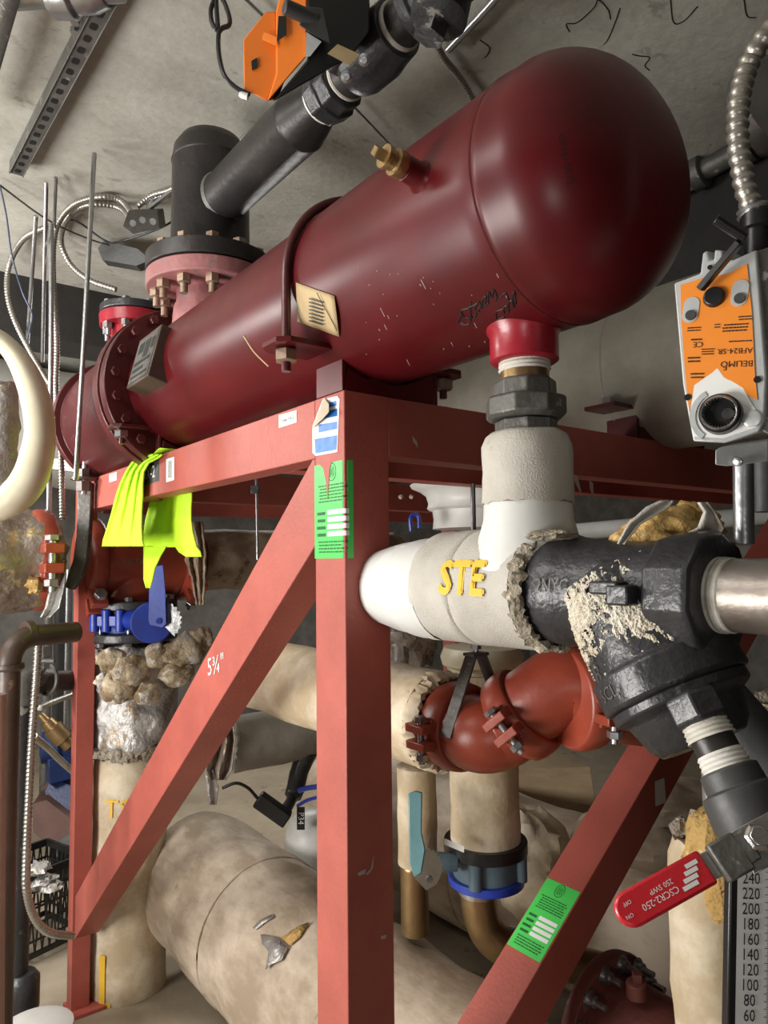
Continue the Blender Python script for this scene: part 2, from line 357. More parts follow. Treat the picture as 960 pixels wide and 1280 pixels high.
MB().prism([S(.1, 0, zb(.1)-.13), S(1.85, 0, zb(1.85)-.13), S(1.85, 0, zb(1.85)), S(.1, 0, zb(.1))], (0, .1, 0)).build('diagonal_brace', 'frame_red', st, bevel=.002)
# green registration tags
def small_print(mb, fn, w, h, rows, seed=0, mi=0):
    rd = random.Random(seed); dy = h/rows
    for i in range(rows):
        x = -w/2+rd.random()*w*.08; y = h/2-dy*(i+.5)
        while x < w/2*.9:
            l = w*(.05+rd.random()*.09); x2 = min(x+l, w/2)
            mb.add([fn(x, y-dy*.22), fn(x2, y-dy*.22), fn(x2, y+dy*.22), fn(x, y+dy*.22)], [(0, 1, 2, 3)], mi); x = x2+w*.02
def quad(mb, fn, a, b, c, d, mi=0): mb.add([fn(a, c), fn(b, c), fn(b, d), fn(a, d)], [(0, 1, 2, 3)], mi)
def greentag(parent, fn, w, h, label):
    # fn(u, v, lift): u across, v up, origin at the centre
    g = MB(); n = 10
    for i in range(n): quad(g, lambda u, v: fn(u, v, .0008), -w/2+w*i/n, -w/2+w*(i+1)/n, -h/2, h/2)
    o = g.build('green_tag', 'green_tag', parent, label, flat=True)
    k = MB(); f2 = lambda u, v: fn(u, v, .0013)
    c, s = 0.0, h*.40
    pts = 26
    for rr in (1, .62):
        for i in range(pts):
            a, b = 2*PI*i/pts, 2*PI*(i+1)/pts; R1, R2 = w*.13*rr, w*.117*rr
            k.add([f2(math.cos(a)*R1, s+math.sin(a)*R1*1.1), f2(math.cos(b)*R1, s+math.sin(b)*R1*1.1), f2(math.cos(b)*R2, s+math.sin(b)*R2*1.1), f2(math.cos(a)*R2, s+math.sin(a)*R2*1.1)], [(0, 1, 2, 3)])
    for u in (-.035, 0, .035): quad(k, f2, w*u-w*.006, w*u+w*.006, s-h*.04, s+h*.04)
    small_print(k, lambda u, v: f2(u, v+h*.18), w*.8, h*.2, 6, 3)
    small_print(k, lambda u, v: f2(u-w*.3, v-h*.14), w*.26, h*.30, 4, 5)
    small_print(k, lambda u, v: f2(u, v-h*.38), w*.8, h*.14, 4, 8)
    k.build('printing', 'green_ink', o, flat=True)
    b = MB()
    for i in range(4):
        us = [-w*.12+w*.54*j/18 for j in range(19)]
        for j in range(18): quad(b, f2, us[j], us[j+1], -h*.02-i*h*.075-h*.025, -h*.02-i*h*.075+h*.025)
    b.build('entry_box', 'white_print', o, flat=True)
def wrap(u, v, lift, uc=.045, zc=-.215):
    q = u+uc-.1                                   # distance past the corner edge
    q = u-(.0595-.018)
    if q <= 0: return S(-lift, -q, zc+v)
    return S(q, -lift, zc+v)
greentag(st, wrap, .119, .176, 'green tag wrapped round the leg corner')
def btag(u, v, lift):
    d = V((.804, 0, .595)); o = S(.56, .05, zb(.56)); return o+d*v+V((0, 1, 0))*(-u)*-1*.9*0+V((0, -1, 0))*u*.84+V((-.595, 0, .804))*lift
k = MB(); k.add([wrap(u, v, .0017) for u, v in ((-.042, .0885), (-.028, .080), (-.018, .05), (-.0125, .016), (-.009, .05), (-.004, .078), (.002, .0885))], [tuple(range(7))]); k.build('torn_gap', 'frame_red', st, flat=True)
greentag(st, btag, .112, .175, 'green tag on the lower right brace')
# stickers on the beam and legs
def Xp(y, z, lift=0): return V((x0-lift, y, z))
def sticker(parent, px, mat, name, X=None, Y=None, lift=.0008, label=None):
    if Y is None: X = x0
    P = [onX(a, b, X) if X is not None else onY(a, b, Y) for a, b in px]
    n = V((-lift, 0, 0)) if X is not None else V((0, -lift, 0))
    return MB().add([p+n for p in P], [tuple(range(len(P)))]).build(name, mat, parent, label, flat=True)
bl = sticker(st, [(391,533),(404,499),(422,495),(425,499),(422,565),(395,570),(391,566)], 'white_print', 'service_label', X=x0, label='blue and white label with a peeling corner')
b = MB()
for q in ([(394,549),(422,544),(421,562),(395,567)], [(399,531),(422,527),(422,536),(399,541)], [(405,505),(421,501),(421,507),(405,511)], [(404,515),(422,511),(422,520),(402,524)]):
    b.add([onX(a, c, x0)-V((.0014, 0, 0)) for a, c in q], [(0, 1, 2, 3)])
b.build('blue_print', 'blue_label', bl, flat=True)
MB().add([onX(390,536,x0-.004), onX(405,522,x0-.012), onX(411,515,x0-.016), onX(411,505,x0-.010), onX(405,497,x0-.003)], [(0,1,2,3,4)]).build('peeled_corner', 'peel_paper', bl, flat=True)
s1 = sticker(st, [(349,519),(371,513),(371,528),(349,535)], 'white_print', 'sticker')
f = planefn(onX(360,524,x0)-V((.0013,0,0)), (0,-1,0), (0,0,1)); k = MB(); lettering(k, 'Temp HX-2', .0105, f); k.build('lettering', 'ink', s1, flat=True)
s2 = sticker(st, [(177,582),(199,574),(199,601),(177,608)], 'dark_grey', 'number_plate', label='dark plate lettered HX-2')
f = planefn(onX(186,592,x0)-V((.0013,0,0)), (0,-1,0), (0,0,1)); k = MB(); lettering(k, 'HX-2', .05, f); k.build('lettering', 'white_print', s2, flat=True)
s3 = sticker(st, [(208,574),(218,571),(218,600),(208,603)], 'white_print', 'sticker')
k = MB(); f = planefn(onX(213,587,x0)-V((.0013,0,0)), (0,0,1), (0,1,0)); small_print(k, f, .05, .03, 3, 2); k.build('printing', 'ink', s3, flat=True)
s4 = sticker(st, [(137,593),(146,590),(146,600),(137,603)], 'white_print', 'sticker')
sticker(st, [(818,977),(830,972),(832,1003),(819,1008)], 'white_print', 'sticker', Y=y0, label='blank white sticker on the dark brace face')
k = MB(); f = planefn(onX(270,832,x0)-V((.0013,0,0)), V((0,-.86,.22)), V((0,.1,1))); lettering(k, '5\u00be"', .058, f); k.build('chalk_mark', 'white_print', st, 'chalked figure on the brace', flat=True)
# scuffs on the front leg
k = MB()
for pts in ([(457,1092),(463,1086),(467,1068),(466,1085),(459,1094)], [(447,1091),(457,1086),(456,1092),(448,1095)], [(476,1170),(483,1168),(482,1173),(476,1174)], [(712,590),(722,596),(728,622),(720,606)], [(736,600),(741,604),(742,622),(737,612)], [(515,545),(521,552),(522,560),(516,552)]):
    k.add([onY(a, c, y0)-V((0, .0008, 0)) for a, c in pts], [tuple(range(len(pts)))])
k.build('paint_scuff', 'scuff', st, 'pale scuffs in the red paint', flat=True)

# ================================================================== HEAT EXCHANGER VESSEL
xa, za, r1 = x0+.097, z0+.2065, .178
hx = thing('heat_exchanger', 'long glossy maroon pressure vessel with domed front end strapped on the red stand', 'heat exchanger', (xa, y0, z0))
b = MB(); prof = [(2.08-.5, r1)]
YB = 2.08
prof = [(0, r1)]+[(YB-y, r1) for y in (1.8, 1.5, 1.2, .9, .66)]+[(YB-.634, r1), (YB-.630, r1+.0015), (YB-.622, r1+.0015), (YB-.618, r1)]
for k in range(1, 15):
    e = PI/2*k/14; prof.append((YB-.60+.125*math.sin(e), max(.004, r1*math.cos(e)**.85 if k < 14 else .004)))
b.lathe((xa, YB, za), (0, -1, 0), prof, 96); b.build('shell', 'tank_red', hx, sharp=60)
b = MB(); b.torus((xa, .634, za), (0, 1, 0), r1, .0022, 96, 6); b.build('weld_seam', 'maroon', hx)
def fl(name, c, d, prof, mat, seg=56, **k): return MB().lathe(c, d, prof, seg).build(name, mat, hx, bevel=k.get('bevel', .003), label=k.get('label'))
fl('body_flange', (xa, 2.03, za), (0, 1, 0), [(0, r1), (0, .245), (.045, .245), (.045, r1)], 'maroon')
fl('bonnet_flange', (xa, 2.082, za), (0, 1, 0), [(0, r1), (0, .25), (.05, .25), (.05, r1)], 'maroon')
fl('bonnet', (xa, 2.125, za), (0, 1, 0), [(0, .21), (.1, .215), (.5, .215), (.56, .21), (.56, .235), (.6, .235), (.61, .2), (.61, .01)], 'maroon')
bolt_ring(hx, (xa, 2.08, za), (0, 1, 0), .218, 20, .014, .15, rot=.1, mat='maroon')
# top nozzle with its flange
N1 = (xa, 1.87)
MB().lathe((N1[0], N1[1], za+.14), UZ, [(0, .105), (.06, .10), (.075, .093), (.17, .093), (.20, .10), (.20+.02, .115)], 40).build('nozzle', 'faded_pink', hx, label='faded pink nozzle neck')
o = MB().lathe((N1[0], N1[1], 2.408), UZ, [(0, .1), (0, .172), (.003, .176), (.042, .176), (.045, .17)], 56).build('nozzle_flange', 'faded_pink', hx, bevel=.002)
for k in range(12):
    a = 2*PI*(k+.3)/12; q = V((N1[0]+.145*math.cos(a), N1[1]+.145*math.sin(a), 2.408))
    b = MB(); b.lathe(q, -UZ, [(0, .019), (.022, .019), (.024, .016)], 6); b.cyl(q, q-UZ*.05, .0105, 10); b.build('bolt', 'rust_bolt', o, label='rusty flange nut and stud')
# second nozzle above the bonnet
N2 = (xa+.01, 2.56)
MB().lathe((N2[0], N2[1], za+.15), UZ, [(0, .1), (.12, .085), (.19, .085)], 32).build('nozzle', 'nozzle_red', hx)
o = MB().lathe((N2[0], N2[1], 2.495), UZ, [(0, .08), (0, .123), (.04, .126), (.042, .12)], 48).build('nozzle_flange', 'nozzle_red', hx, bevel=.002)
for k in range(8):
    a = 2*PI*(k+.2)/8; q = V((N2[0]+.103*math.cos(a), N2[1]+.103*math.sin(a), 2.495))
    b = MB(); b.lathe(q, -UZ, [(0, .016), (.02, .016), (.022, .013)], 6); b.cyl(q, q-UZ*.045, .009, 10); b.lathe(q+UZ*.068, UZ, [(0, .015), (.014, .015)], 6); b.build('bolt', 'zinc', o, label='zinc flange nut and stud')
# capped blind flange on top of nozzle two
MB().lathe((N2[0], N2[1], 2.54), UZ, [(0, .12), (.003, .124), (.026, .124), (.03, .11)], 48).build('blind_flange', 'black_iron', hx, bevel=.002)
# test plug
pp = V((xa, .708, za)); pd = V((-.9, .0, .12)).normalized(); pp = V((xa, .735, za))+pd*(r1-.004)
b = MB(); b.lathe(pp, pd, [(0, .026), (.006, .021), (.012, .018), (.032, .018), (.034, .015)], 24); o = b.build('plug_boss', 'tank_red', hx)
b = MB(); b.lathe(pp+pd*.034, pd, [(0, .017), (.003, .019), (.016, .019), (.018, .014), (.026, .014), (.028, .0165), (.034, .0165)], 12); b.lathe(pp+pd*.066, pd, [(0, .010), (.016, .010), (.018, .008)], 4)
b.build('square_plug', 'brass', hx, label='tarnished square headed pipe plug')
# bottom nozzle
MB().lathe((xa, .707, za-r1+.03), -UZ, [(0, .066), (.022, .058), (.032, .051), (.07, .051), (.073, .047), (.073, .036)], 40).build('bottom_nozzle', 'nozzle_red', hx, label='bright red bottom nozzle')
# saddles and U bolts
for Y in (y0+.05, y0+1.0):
    w_ = .09
    b = MB(); R = r1+.004; pts = []
    xl, xr = xa-.097, xa+.132
    arc = [V((xa+R*math.sin(a), Y-w_/2, za-R*math.cos(a))) for a in [(-.56+1.28*i/16) for i in range(17)]]
    pts = [V((xl+.008, Y-w_/2, z0)), V((xr-.008, Y-w_/2, z0))]+[p for p in arc[::-1] if xl+.004 < p.x < xr-.004]
    b.prism(pts, (0, .012, 0)); b.prism([p+V((0, w_-.012, 0)) for p in pts], (0, .012, 0))
    b.box((xl, Y-w_/2, z0), (xl+.009, Y+w_/2, z0+.075)); b.box((xr-.009, Y-w_/2, z0), (xr, Y+w_/2, z0+.075))
    for sg, xx in ((-1, xl), (1, xr)):
        xo = xx+sg*.125 if sg < 0 else xx+.085
        b.prism([(xx, Y-w_/2, z0+.072), (xx, Y+w_/2, z0+.072), (xo-sg*.02, Y+w_/2, z0+.072), (xo, Y+w_/2-.02, z0+.072), (xo, Y-w_/2+.02, z0+.072), (xo-sg*.02, Y-w_/2, z0+.072)], (0, 0, .010))
    b.build('saddle', 'maroon' if Y > 1.5 else 'tank_red', hx, bevel=.0015)
    Ru = r1+.009; path = [V((xa-Ru, Y, z0+.03))]+[V((xa-Ru*math.cos(a), Y, za+Ru*math.sin(a))) for a in [PI*i/40 for i in range(41)]]+[V((xa+Ru, Y, z0+.03))]
    o = MB().sweep(path, .0085, 10).build('u_bolt', 'maroon', hx)
    for sg in (-1, 1):
        q = V((xa+sg*Ru, Y, z0+.070)); MB().lathe(q, -UZ, [(0, .018), (.003, .021), (.021, .021), (.023, .017)], 6).build('nut', 'zinc' if Y > 1.5 else 'rust_bolt', o)
        MB().lathe(q+UZ*.0125, UZ, [(0, .022), (.004, .022)], 20).build('washer', 'tank_red', o)
# name plate on a stand-off box
npc = onX(183, 448, xa-r1-.015); npd = V((-1, 0, .25)).normalized()
b = MB(); ax, ay = V((0, 1, 0)), npd.cross(V((0, 1, 0))).normalized()
b.obox(npc+npd*-.02, ax*.085, ay*.072, npd*.028); o = b.build('name_plate_box', 'brown_pipe', hx, bevel=.003)
b = MB(); f = planefn(npc+npd*.0088, -ax, -ay); 
quad(b, f, -.075, .075, -.062, .062); pl = b.build('name_plate', 'grey_iron', o, 'worn stamped name plate', flat=True)
b = MB(); f = planefn(npc+npd*.0095, -ax, -ay)
for (a1, a2, c1, c2) in ((-.06, -.02, .02, .05), (-.01, .03, .0, .05), (-.065, .06, -.015, -.005), (-.065, .02, -.035, -.025), (-.065, .06, -.052, -.045), (.04, .065, .015, .045)): quad(b, f, a1, a2, c1, c2)
b.build('printing', 'ink', pl, flat=True)
# yellowed tag tucked behind the strap
def tankpt(Y, a, lift=0): return V((xa-(r1+lift)*math.cos(a), Y, za+(r1+lift)*math.sin(a)))
def hit_tank(px, py, lift=0):
    d = ray(px, py); o = EYE-V((xa, 0, za)); rr = r1+lift
    A = d.x**2+d.z**2; B = 2*(o.x*d.x+o.z*d.z); Cc = o.x**2+o.z**2-rr*rr; D = max(0, B*B-4*A*Cc)
    return EYE+d*((-B-math.sqrt(D))/2/A)
g = MB(); n = 8
c0, c1, c2, c3 = (370, 353), (418, 370), (424, 421), (372, 402)
vs = []
for j in range(n+1):
    for i in range(n+1):
        u, v = i/n, j/n; px = (c0[0]*(1-u)+c1[0]*u)*(1-v)+(c3[0]*(1-u)+c2[0]*u)*v; py = (c0[1]*(1-u)+c1[1]*u)*(1-v)+(c3[1]*(1-u)+c2[1]*u)*v
        vs.append(hit_tank(px, py, .002+.004*math.sin(v*3)*u))
g.add(vs, [(j*(n+1)+i, j*(n+1)+i+1, (j+1)*(n+1)+i+1, (j+1)*(n+1)+i) for j in range(n) for i in range(n)])
o = g.build('paper_tag', 'paper', hx, 'yellowed paper tag tucked behind the strap', solid=.0006)
k = MB()
for i in range(7):
    y1 = 372+i*4.6; k.add([hit_tank(a, y1+(a-385)*.3+e, .0075) for a, e in ((386, 0), (404, 0), (404, 1.6), (386, 1.6))], [(0, 1, 2, 3)])
k.sweep([hit_tank(a, c, .0075) for a, c in ((396, 366), (402, 378), (410, 392), (421, 413))], .0007, 5)
k.build('printing', 'ink', o, flat=True)
# hand-lettered marking and stamp
def strokes(mb, lines, fn, r): 
    for L in lines: mb.sweep(smoothpath([fn(*p) for p in L], 5), r, 6)
k = MB()
word1 = [[(586,385),(577,388),(580,396),(588,398),(586,405),(577,406)], [(589,377),(588,392),(592,398),(596,392)], [(586,384),(596,380)], [(596,388),(601,382),(598,377),(594,386),(600,390)], [(602,386),(603,375),(608,370),(606,382),(611,378)], [(610,380),(611,365),(615,372),(617,362),(621,370),(620,376)], [(577,392),(573,402),(580,404)]]
word2 = [[(629,386),(620,390),(622,399),(630,396)], [(631,392),(629,386),(634,382),(635,391),(631,392)], [(636,389),(636,378),(641,376),(642,384)], [(643,384),(640,378),(643,364),(645,380)], [(625,372),(632,366),(636,376)]]
strokes(k, word1+word2, lambda a, c: hit_tank(a, c, .0002), .0012)
k.build('handwriting', 'ink', hx, 'black marker handwriting')
k = MB(); strokes(k, [[(305,420),(318,440),(336,458)]], lambda a, c: hit_tank(a, c, .0003), .0022); k.build('scratch', 'paper', hx, 'pale curved scratch', flat=False)
k = MB(); rd = random.Random(4)
for i in range(34):
    a = rd.uniform(440, 640); c = rd.uniform(330, 450); q = hit_tank(a, c, .0002); dl = rd.uniform(2, 14) if rd.random() < .35 else 1.2
    k.sweep([q, hit_tank(a+dl*.5, c+dl, .0002)], .0007, 5)
k.build('nick', 'scuff', hx, 'small pale nicks in the paint')
def head_pt(px, py, lift=.001):          # point on the domed front end
    d = ray(px, py); best = None
    for i in range(2000):
        t = .6+i*.0006; p = EYE+d*t; q = p-V((xa, .60, za)); 
        if q.y < 0 and (q.x**2+q.z**2)/r1**2+(q.y/.125)**2 < 1: return p+q.normalized()*lift
    return EYE+d
k = MB(); q = head_pt(707, 200, .003); e1 = (head_pt(711, 218, .003)-head_pt(704, 180, .003)).normalized(); nn = (q-V((xa, .70, za))).normalized(); e2 = nn.cross(e1)
lettering(k, 'CIS151-SAVS', .011, lambda u, v: q+e1*u+e2*v+nn*.0015)
k.build('stamp', 'ink', hx, 'faint stamped characters on the domed end', flat=True)

# ================================================================== STEAM LINE UNDER THE VESSEL
ZP = 1.605
un = thing('pipe_union', 'grey hexagonal pipe union screwed under the bright red nozzle', 'pipe fitting', (xa, .707, 1.82))
b = MB(); b.lathe((xa, .707, 1.945), -UZ, [(0, .0375), (.003, .039), (.006, .037), (.009, .039), (.012, .037), (.015, .039), (.018, .0365)], 32); b.build('taped_thread', 'thread_tape', un)
MB().cyl((xa, .707, 1.93), (xa, .707, 1.90), .0365, 32).build('nipple', 'brass', un)
MB().lathe((xa, .707, 1.915), -UZ, [(0, .040), (.004, .046), (.03, .047), (.034, .046)], 8).build('upper_body', 'grey_iron', un, bevel=.002)
MB().lathe((xa, .707, 1.888), -UZ, [(0, .055), (.004, .061), (.028, .061), (.034, .054)], 8, rot=.3).build('union_nut', 'grey_iron', un, bevel=.002)
MB().lathe((xa, .707, 1.852), -UZ, [(0, .046), (.04, .045)], 8).build('lower_body', 'grey_iron', un, bevel=.001)
sp = thing('lagged_steam_pipe', 'white canvas wrapped elbow and steam pipe stencilled yellow beside the black strainer', 'pipe', (xa, .707, 1.5))
b = MB(); b.lathe((xa, .707, 1.835), -UZ, [(0, .038), (0, .052), (.006, .060), (.02, .066), (.07, .067), (.105, .067)], 40, jag=.006); b.build('riser_wrap', 'canvas', sp, disp=(.002, 30, .02), sharp=60)
b = MB(); b.lathe((xa, .707, 1.735), -UZ, [(0, .0645), (.03, .066), (.06, .074), (.1, .085), (.13, .080)], 40, caps=False); b.build('riser_cover', 'pvc_white', sp, disp=(.001, 20), sharp=60)
b = MB(); b.lathe((xa, 1.12, ZP-.005), (0, -1, 0), [(0, .004), (.008, .026), (.03, .046), (.07, .066), (.13, .080), (.18, .086), (.245, .0865)], 40, caps=False)
b.build('end_cover', 'pvc_white', sp, disp=(.005, 9, .03), sharp=50, label='smooth white plastic end cap')
b = MB(); b.lathe((xa, .885, ZP), (0, -1, 0), [(0, .085), (.003, .089), (.09, .090), (.093, .087), (.098, .090), (.20, .088), (.215, .088), (.218, .078)], 48, jag=.014)
b.build('canvas_wrap', 'canvas', sp, disp=(.0022, 22, .02), sharp=50)
k = MB(); R = .0918
def ycyl(X, Z, R, Yc, a0): return lambda u, v: V((X-R*math.cos(a0+v/R), Yc-u, Z+R*math.sin(a0+v/R)))
for j, (du, dv) in enumerate(((0, 0), (.003, .001), (-.003, -.001), (0, .0025), (0, -.0025))):
    vs, fs = text_geo('STE', .07); k.add([ycyl(xa, ZP, R+j*.0002, .758, .16)(u*.86+du, v+dv) for u, v in vs], fs)
k.build('stencil', 'yellow_paint', sp, 'yellow stencilled letters', flat=True)
b = MB(); b.ragged((xa, .663, ZP), (0, 1, 0), .083, .02, .012, .006)
b.lump((xa-.04, .635, ZP+.075), (.03, .035, .008), .5, 2, 14)
b.build('torn_edge', 'fibre_grey', sp, 'ragged fibre where the wrapping is torn off')

# ---- strainer
ys = thing('y_strainer', 'black cast iron Y strainer crusted with white residue', 'strainer', (xa, .53, 1.45))
b = MB()
b.lathe((xa, .668, ZP), (0, -1, 0), [(0, .062), (0, .072), (.03, .076), (.045, .076), (.055, .073), (.09, .068), (.15, .064), (.19, .064)], 48)
b.lathe((xa, .487, ZP), (0, -1, 0), [(0, .060), (.010, .074), (.06, .076), (.066, .072), (.066, .045)], 10, rot=.2)
bd = V((0, -.50, -.866)).normalized(); P0 = V((xa, .548, ZP))
b.lathe(P0+bd*-.02, bd, [(-.02, .05), (0, .068), (.025, .0765), (.07, .079), (.115, .083), (.118, .089), (.155, .089), (.158, .083)], 48)
b.box((xa-.085, .50, ZP+.0), (xa-.062, .54, ZP+.016)); b.box((xa-.087, .485, ZP-.012), (xa-.064, .515, ZP+.012))
b.build('body', 'black_iron', ys, disp=(.0008, 40), bevel=.003, sharp=45)
b = MB(); b.lathe(P0+bd*.138, bd, [(0, .083), (.012, .083), (.02, .070), (.05, .060), (.062, .05)], 40); b.build('screen_cap', 'black_iron', ys, bevel=.002)
# residue crust
b = MB(); rd = random.Random(11)
bx_, by_ = frame(bd)
def branch_pt(h, a, lift): 
    rr = .0765+.0055*min(1, max(0, h/.1))+lift; return P0+bd*h+(V((-1, 0, 0))*math.cos(a)+bd.cross(V((-1, 0, 0)))*math.sin(a))*rr
na, nh = 170, 110; idx = {}
def resid(h, a):
    m1 = math.exp(-((h-.004-.035*max(0, a-.1))/.046)**2*1.0)*math.exp(-((a-.45)/.8)**2); m2 = math.exp(-((h-.055+.05*(a+.7))/.034)**2)*math.exp(-((a+.55)/.5)**2)
    m3 = math.exp(-((h-.03)/.05)**2)*math.exp(-((a-1.15)/.4)**2)
    nz = noise.fractal(V((h*70+a*3, a*9, 3.1)), .8, 2.2, 5)*.75
    return max(m1, m2, m3)+nz-.36, nz
for i in range(na):
    for j in range(nh):
        a = -1.2+2.9*i/na; h = -.02+.155*j/nh; mk, nz = resid(h, a)
        if mk < -.12: continue
        idx[(i, j)] = len(idx); b.v.append(branch_pt(h, a, .0004+.006*max(0, min(.5, mk))+.0022*noise.noise(V((h*400, a*40, 7)))))
for (i, j), n_ in list(idx.items()):
    if resid(-.02+.155*j/nh, -1.2+2.9*i/na)[0] > 0:
        q4 = [(i, j), (i+1, j), (i+1, j+1), (i, j+1)]
        if all(q in idx for q in q4): b.f.append(tuple(idx[q] for q in q4)); b.mi.append(0)
b.build('residue', 'crust', ys, 'flaky white and tan residue', kind='stuff', flat=True)
k = MB(); f = lambda u, v: V((xa-.0785*math.cos(.1+v/.076), .603-u, ZP+.0785*math.sin(.1+v/.076)))
lettering(k, '2NYC', .026, lambda u, v: f(u*.8, v)); 
def brfn(h0, a0): return lambda u, v: branch_pt(h0-v, a0-u/.08, .0022)
for s_, h0, a0, z_ in (('SARCO', .062, .50, .019), ('CANADA', .064, .80, .017), ('LIMITED', .066, 1.06, .014)): lettering(k, s_, z_, lambda u, v: branch_pt(h0+.012+u*.8, a0-v/.08, .0035))
def ring_pt(h, a): return P0+bd*h+(V((-1, 0, 0))*math.cos(a)+bd.cross(V((-1, 0, 0)))*math.sin(a))*.0900
lettering(k, 'SCL', .022, lambda u, v: ring_pt(.116-v, .35-u/.09)); lettering(k, '125', .022, lambda u, v: ring_pt(.116-v, .95-u/.09))
k.build('cast_lettering', 'grey_iron', ys, 'raised cast letters', flat=True)
# pipe leaving to the right
op = thing('steel_pipe', 'grey steel pipe with taped thread leaving the black strainer', 'pipe', (xa, .3, ZP))
b = MB(); b.lathe((xa, .430, ZP), (0, -1, 0), [(0, .0425), (.004, .044), (.006, .0425), (.010, .044), (.012, .0425), (.016, .044), (.018, .0425), (.024, .043), (.026, .041)], 40); b.build('taped_thread', 'thread_tape', op)
MB().cyl((xa, .406, ZP), (xa, -.3, ZP), .0415, 40).build('pipe', 'pipe_steel', op)
# torn fibreglass above the strainer
fg = thing('torn_insulation', 'torn orange fibreglass chunk with white jacket lying on the black strainer', 'insulation', at(840, 665, .93))
b = MB(); b.lump(at(836, 668, .95), (.062, .05, .036), .35, 1.5, 48); b.lump(at(808, 678, .93), (.045, .04, .028), .35, 1.5, 40); b.lump(at(866, 660, .95), (.03, .04, .03), .35, 1.5, 40); b.build('fibreglass', 'fibreglass', fg, disp=(.003, 50), sharp=180)
g = MB(); drape(g, [(628, 872, 884), (640, 880, 893), (660, 872, 905), (672, 848, 898), (684, 825, 870)], lambda a, c: at(a, c, .88), .006, 1); g.build('jacket', 'canvas', fg, solid=.002)
g = MB(); drape(g, [(626, 826, 842), (634, 808, 836), (655, 785, 800), (680, 772, 780)], lambda a, c: at(a, c, .89), .004, 1); g.build('jacket', 'canvas', fg, solid=.002)

# ---- blow-down
bv = thing('ball_valve', 'small ball valve with red lever handle hanging below the black strainer', 'valve', at(900, 930, .76))
B0, B1 = at(868, 880, .785), at(985, 1110, .70); bdv = (B1-B0).normalized()
b = MB(); b.lathe(B0-bdv*.012, bdv, [(0, .026), (.004, .031), (.03, .031), (.034, .027)], 6, rot=.4); b.build('hex_bush', 'black_iron', bv, bevel=.002)
def taped(h): 
    return [(h, .0225), (h+.003, .0245), (h+.005, .023), (h+.008, .025), (h+.010, .0235), (h+.013, .0255), (h+.015, .024), (h+.018, .026)]
b = MB(); b.lathe(B0, bdv, taped(.020), 32); b.lathe(B0, bdv, taped(.053), 32); b.build('taped_thread', 'thread_tape', bv)
b = MB(); b.lathe(B0, bdv, [(.036, .0225), (.056, .0225)], 32); b.build('nipple', 'mill_steel', bv)
b = MB(); b.lathe(B0, bdv, [(.070, .026), (.072, .030), (.09, .031), (.092, .038), (.12, .040), (.15, .036), (.155, .028), (.2, .028)], 32); b.build('valve_body', 'dark_grey', bv, bevel=.001)
HD = .635
hc = at(955, 1040, HD); h0 = at(884, 1083, HD); h1 = at(771, 1146, HD-.01); ha = (h1-h0).normalized(); hn = -ray(850, 1100).normalized(); hn = (hn-ha*hn.dot(ha)).normalized(); hw = hn.cross(ha)
b = MB(); b.bar(at(985, 1035, HD+.01), at(925, 1068, HD+.01), .036, .004, up=hn); 
b.bar(at(925, 1064, HD+.005), h0-ha*-.004, .022, .003, up=hn); b.lathe(at(945, 1048, HD), hn, [(0, .012), (.006, .012), (.009, .009), (.013, .009)], 6)
b.build('lever_arm', 'bright_steel', bv, bevel=.0008)
b = MB(); b.obox(at(912, 1072, HD-.002), ha*.013, hw*.016, hn*.006); b.obox(at(930, 1062, HD), ha*.008, hw*.012, hn*.006); b.build('lever_bend', 'grey_iron', bv, bevel=.002)
b = MB(); L = (h1-h0).length; pts = []
hw_ = .0142
for (u, v) in [(0, -hw_), (0, hw_)]+[(L-hw_+hw_*math.sin(a), hw_*math.cos(a)) for a in [PI*i/10 for i in range(11)]]: pts.append(h0+ha*u+hw*v-hn*.004)
b.prism(pts, hn*.008); o = b.build('handle_sleeve', 'red_sleeve', bv, bevel=.0025, label='glossy red lever sleeve')
k = MB(); ft = lambda u, v: h0+ha*u+hw*v+hn*.0045
sg = 1
fnm = lambda cx, cy: (lambda u, v: h0+ha*(cx+u)+hw*(cy+v)*1+hn*.0045)
# letters read down the lever
txu = 1.0
lettering(k, 'CSCR2-250', .0075, fnm(L*.56, .0035)); lettering(k, '250 SWP', .006, fnm(L*.50, -.0035)); lettering(k, 'ON', .0045, fnm(L*.90, .004)); lettering(k, 'OFF', .0045, fnm(L*.86, -.005))
for i in range(4): quad(k, fnm(L*.20, 0), -.012+i*.003, .012-(3-i)*.004, -.009+i*.0045, -.0055+i*.0045)
k.build('lettering', 'white_print', o, flat=True)

# ---- thermometer
th = thing('thermometer', 'white scale thermometer in black frame at the lower right', 'thermometer', at(940, 1290, .58))
TD = .70; TK = .70/.58
tu = V((0, 0, 1)); tx = CR.copy(); tx.z = 0; tx.normalize(); tn = tx.cross(tu)
tc_ = at(955, 1195, TD)
tilt = Matrix.Rotation(math.radians(3.5), 3, -FW.cross(V((0, 0, 0))) if 0 else FW)
tu = tilt @ tu; tx = tilt @ tx
b = MB(); b.obox(tc_+tn*.006, tx*.033*TK, tu*.086*TK, tn*.006); b.build('case', 'black_plastic', th, bevel=.002)
T0 = tc_+tx*.003-tn*.0015
T0 = tc_+tx*.003 - tn*.0
face = 1 if tn.dot(EYE-tc_) > 0 else -1
b = MB(); f = lambda u, v: T0+tx*u*TK+tu*v*TK+tn*face*.0125
quad(b, f, -.0295, .0285, -.082, .082); o = b.build('scale', 'scale_white', th, flat=True)
k = MB(); f3 = lambda u, v: T0+tx*u*TK+tu*v*TK+tn*face*.0132
def thz(py): return (at(945, py, TD)-tc_).dot(tu)/TK
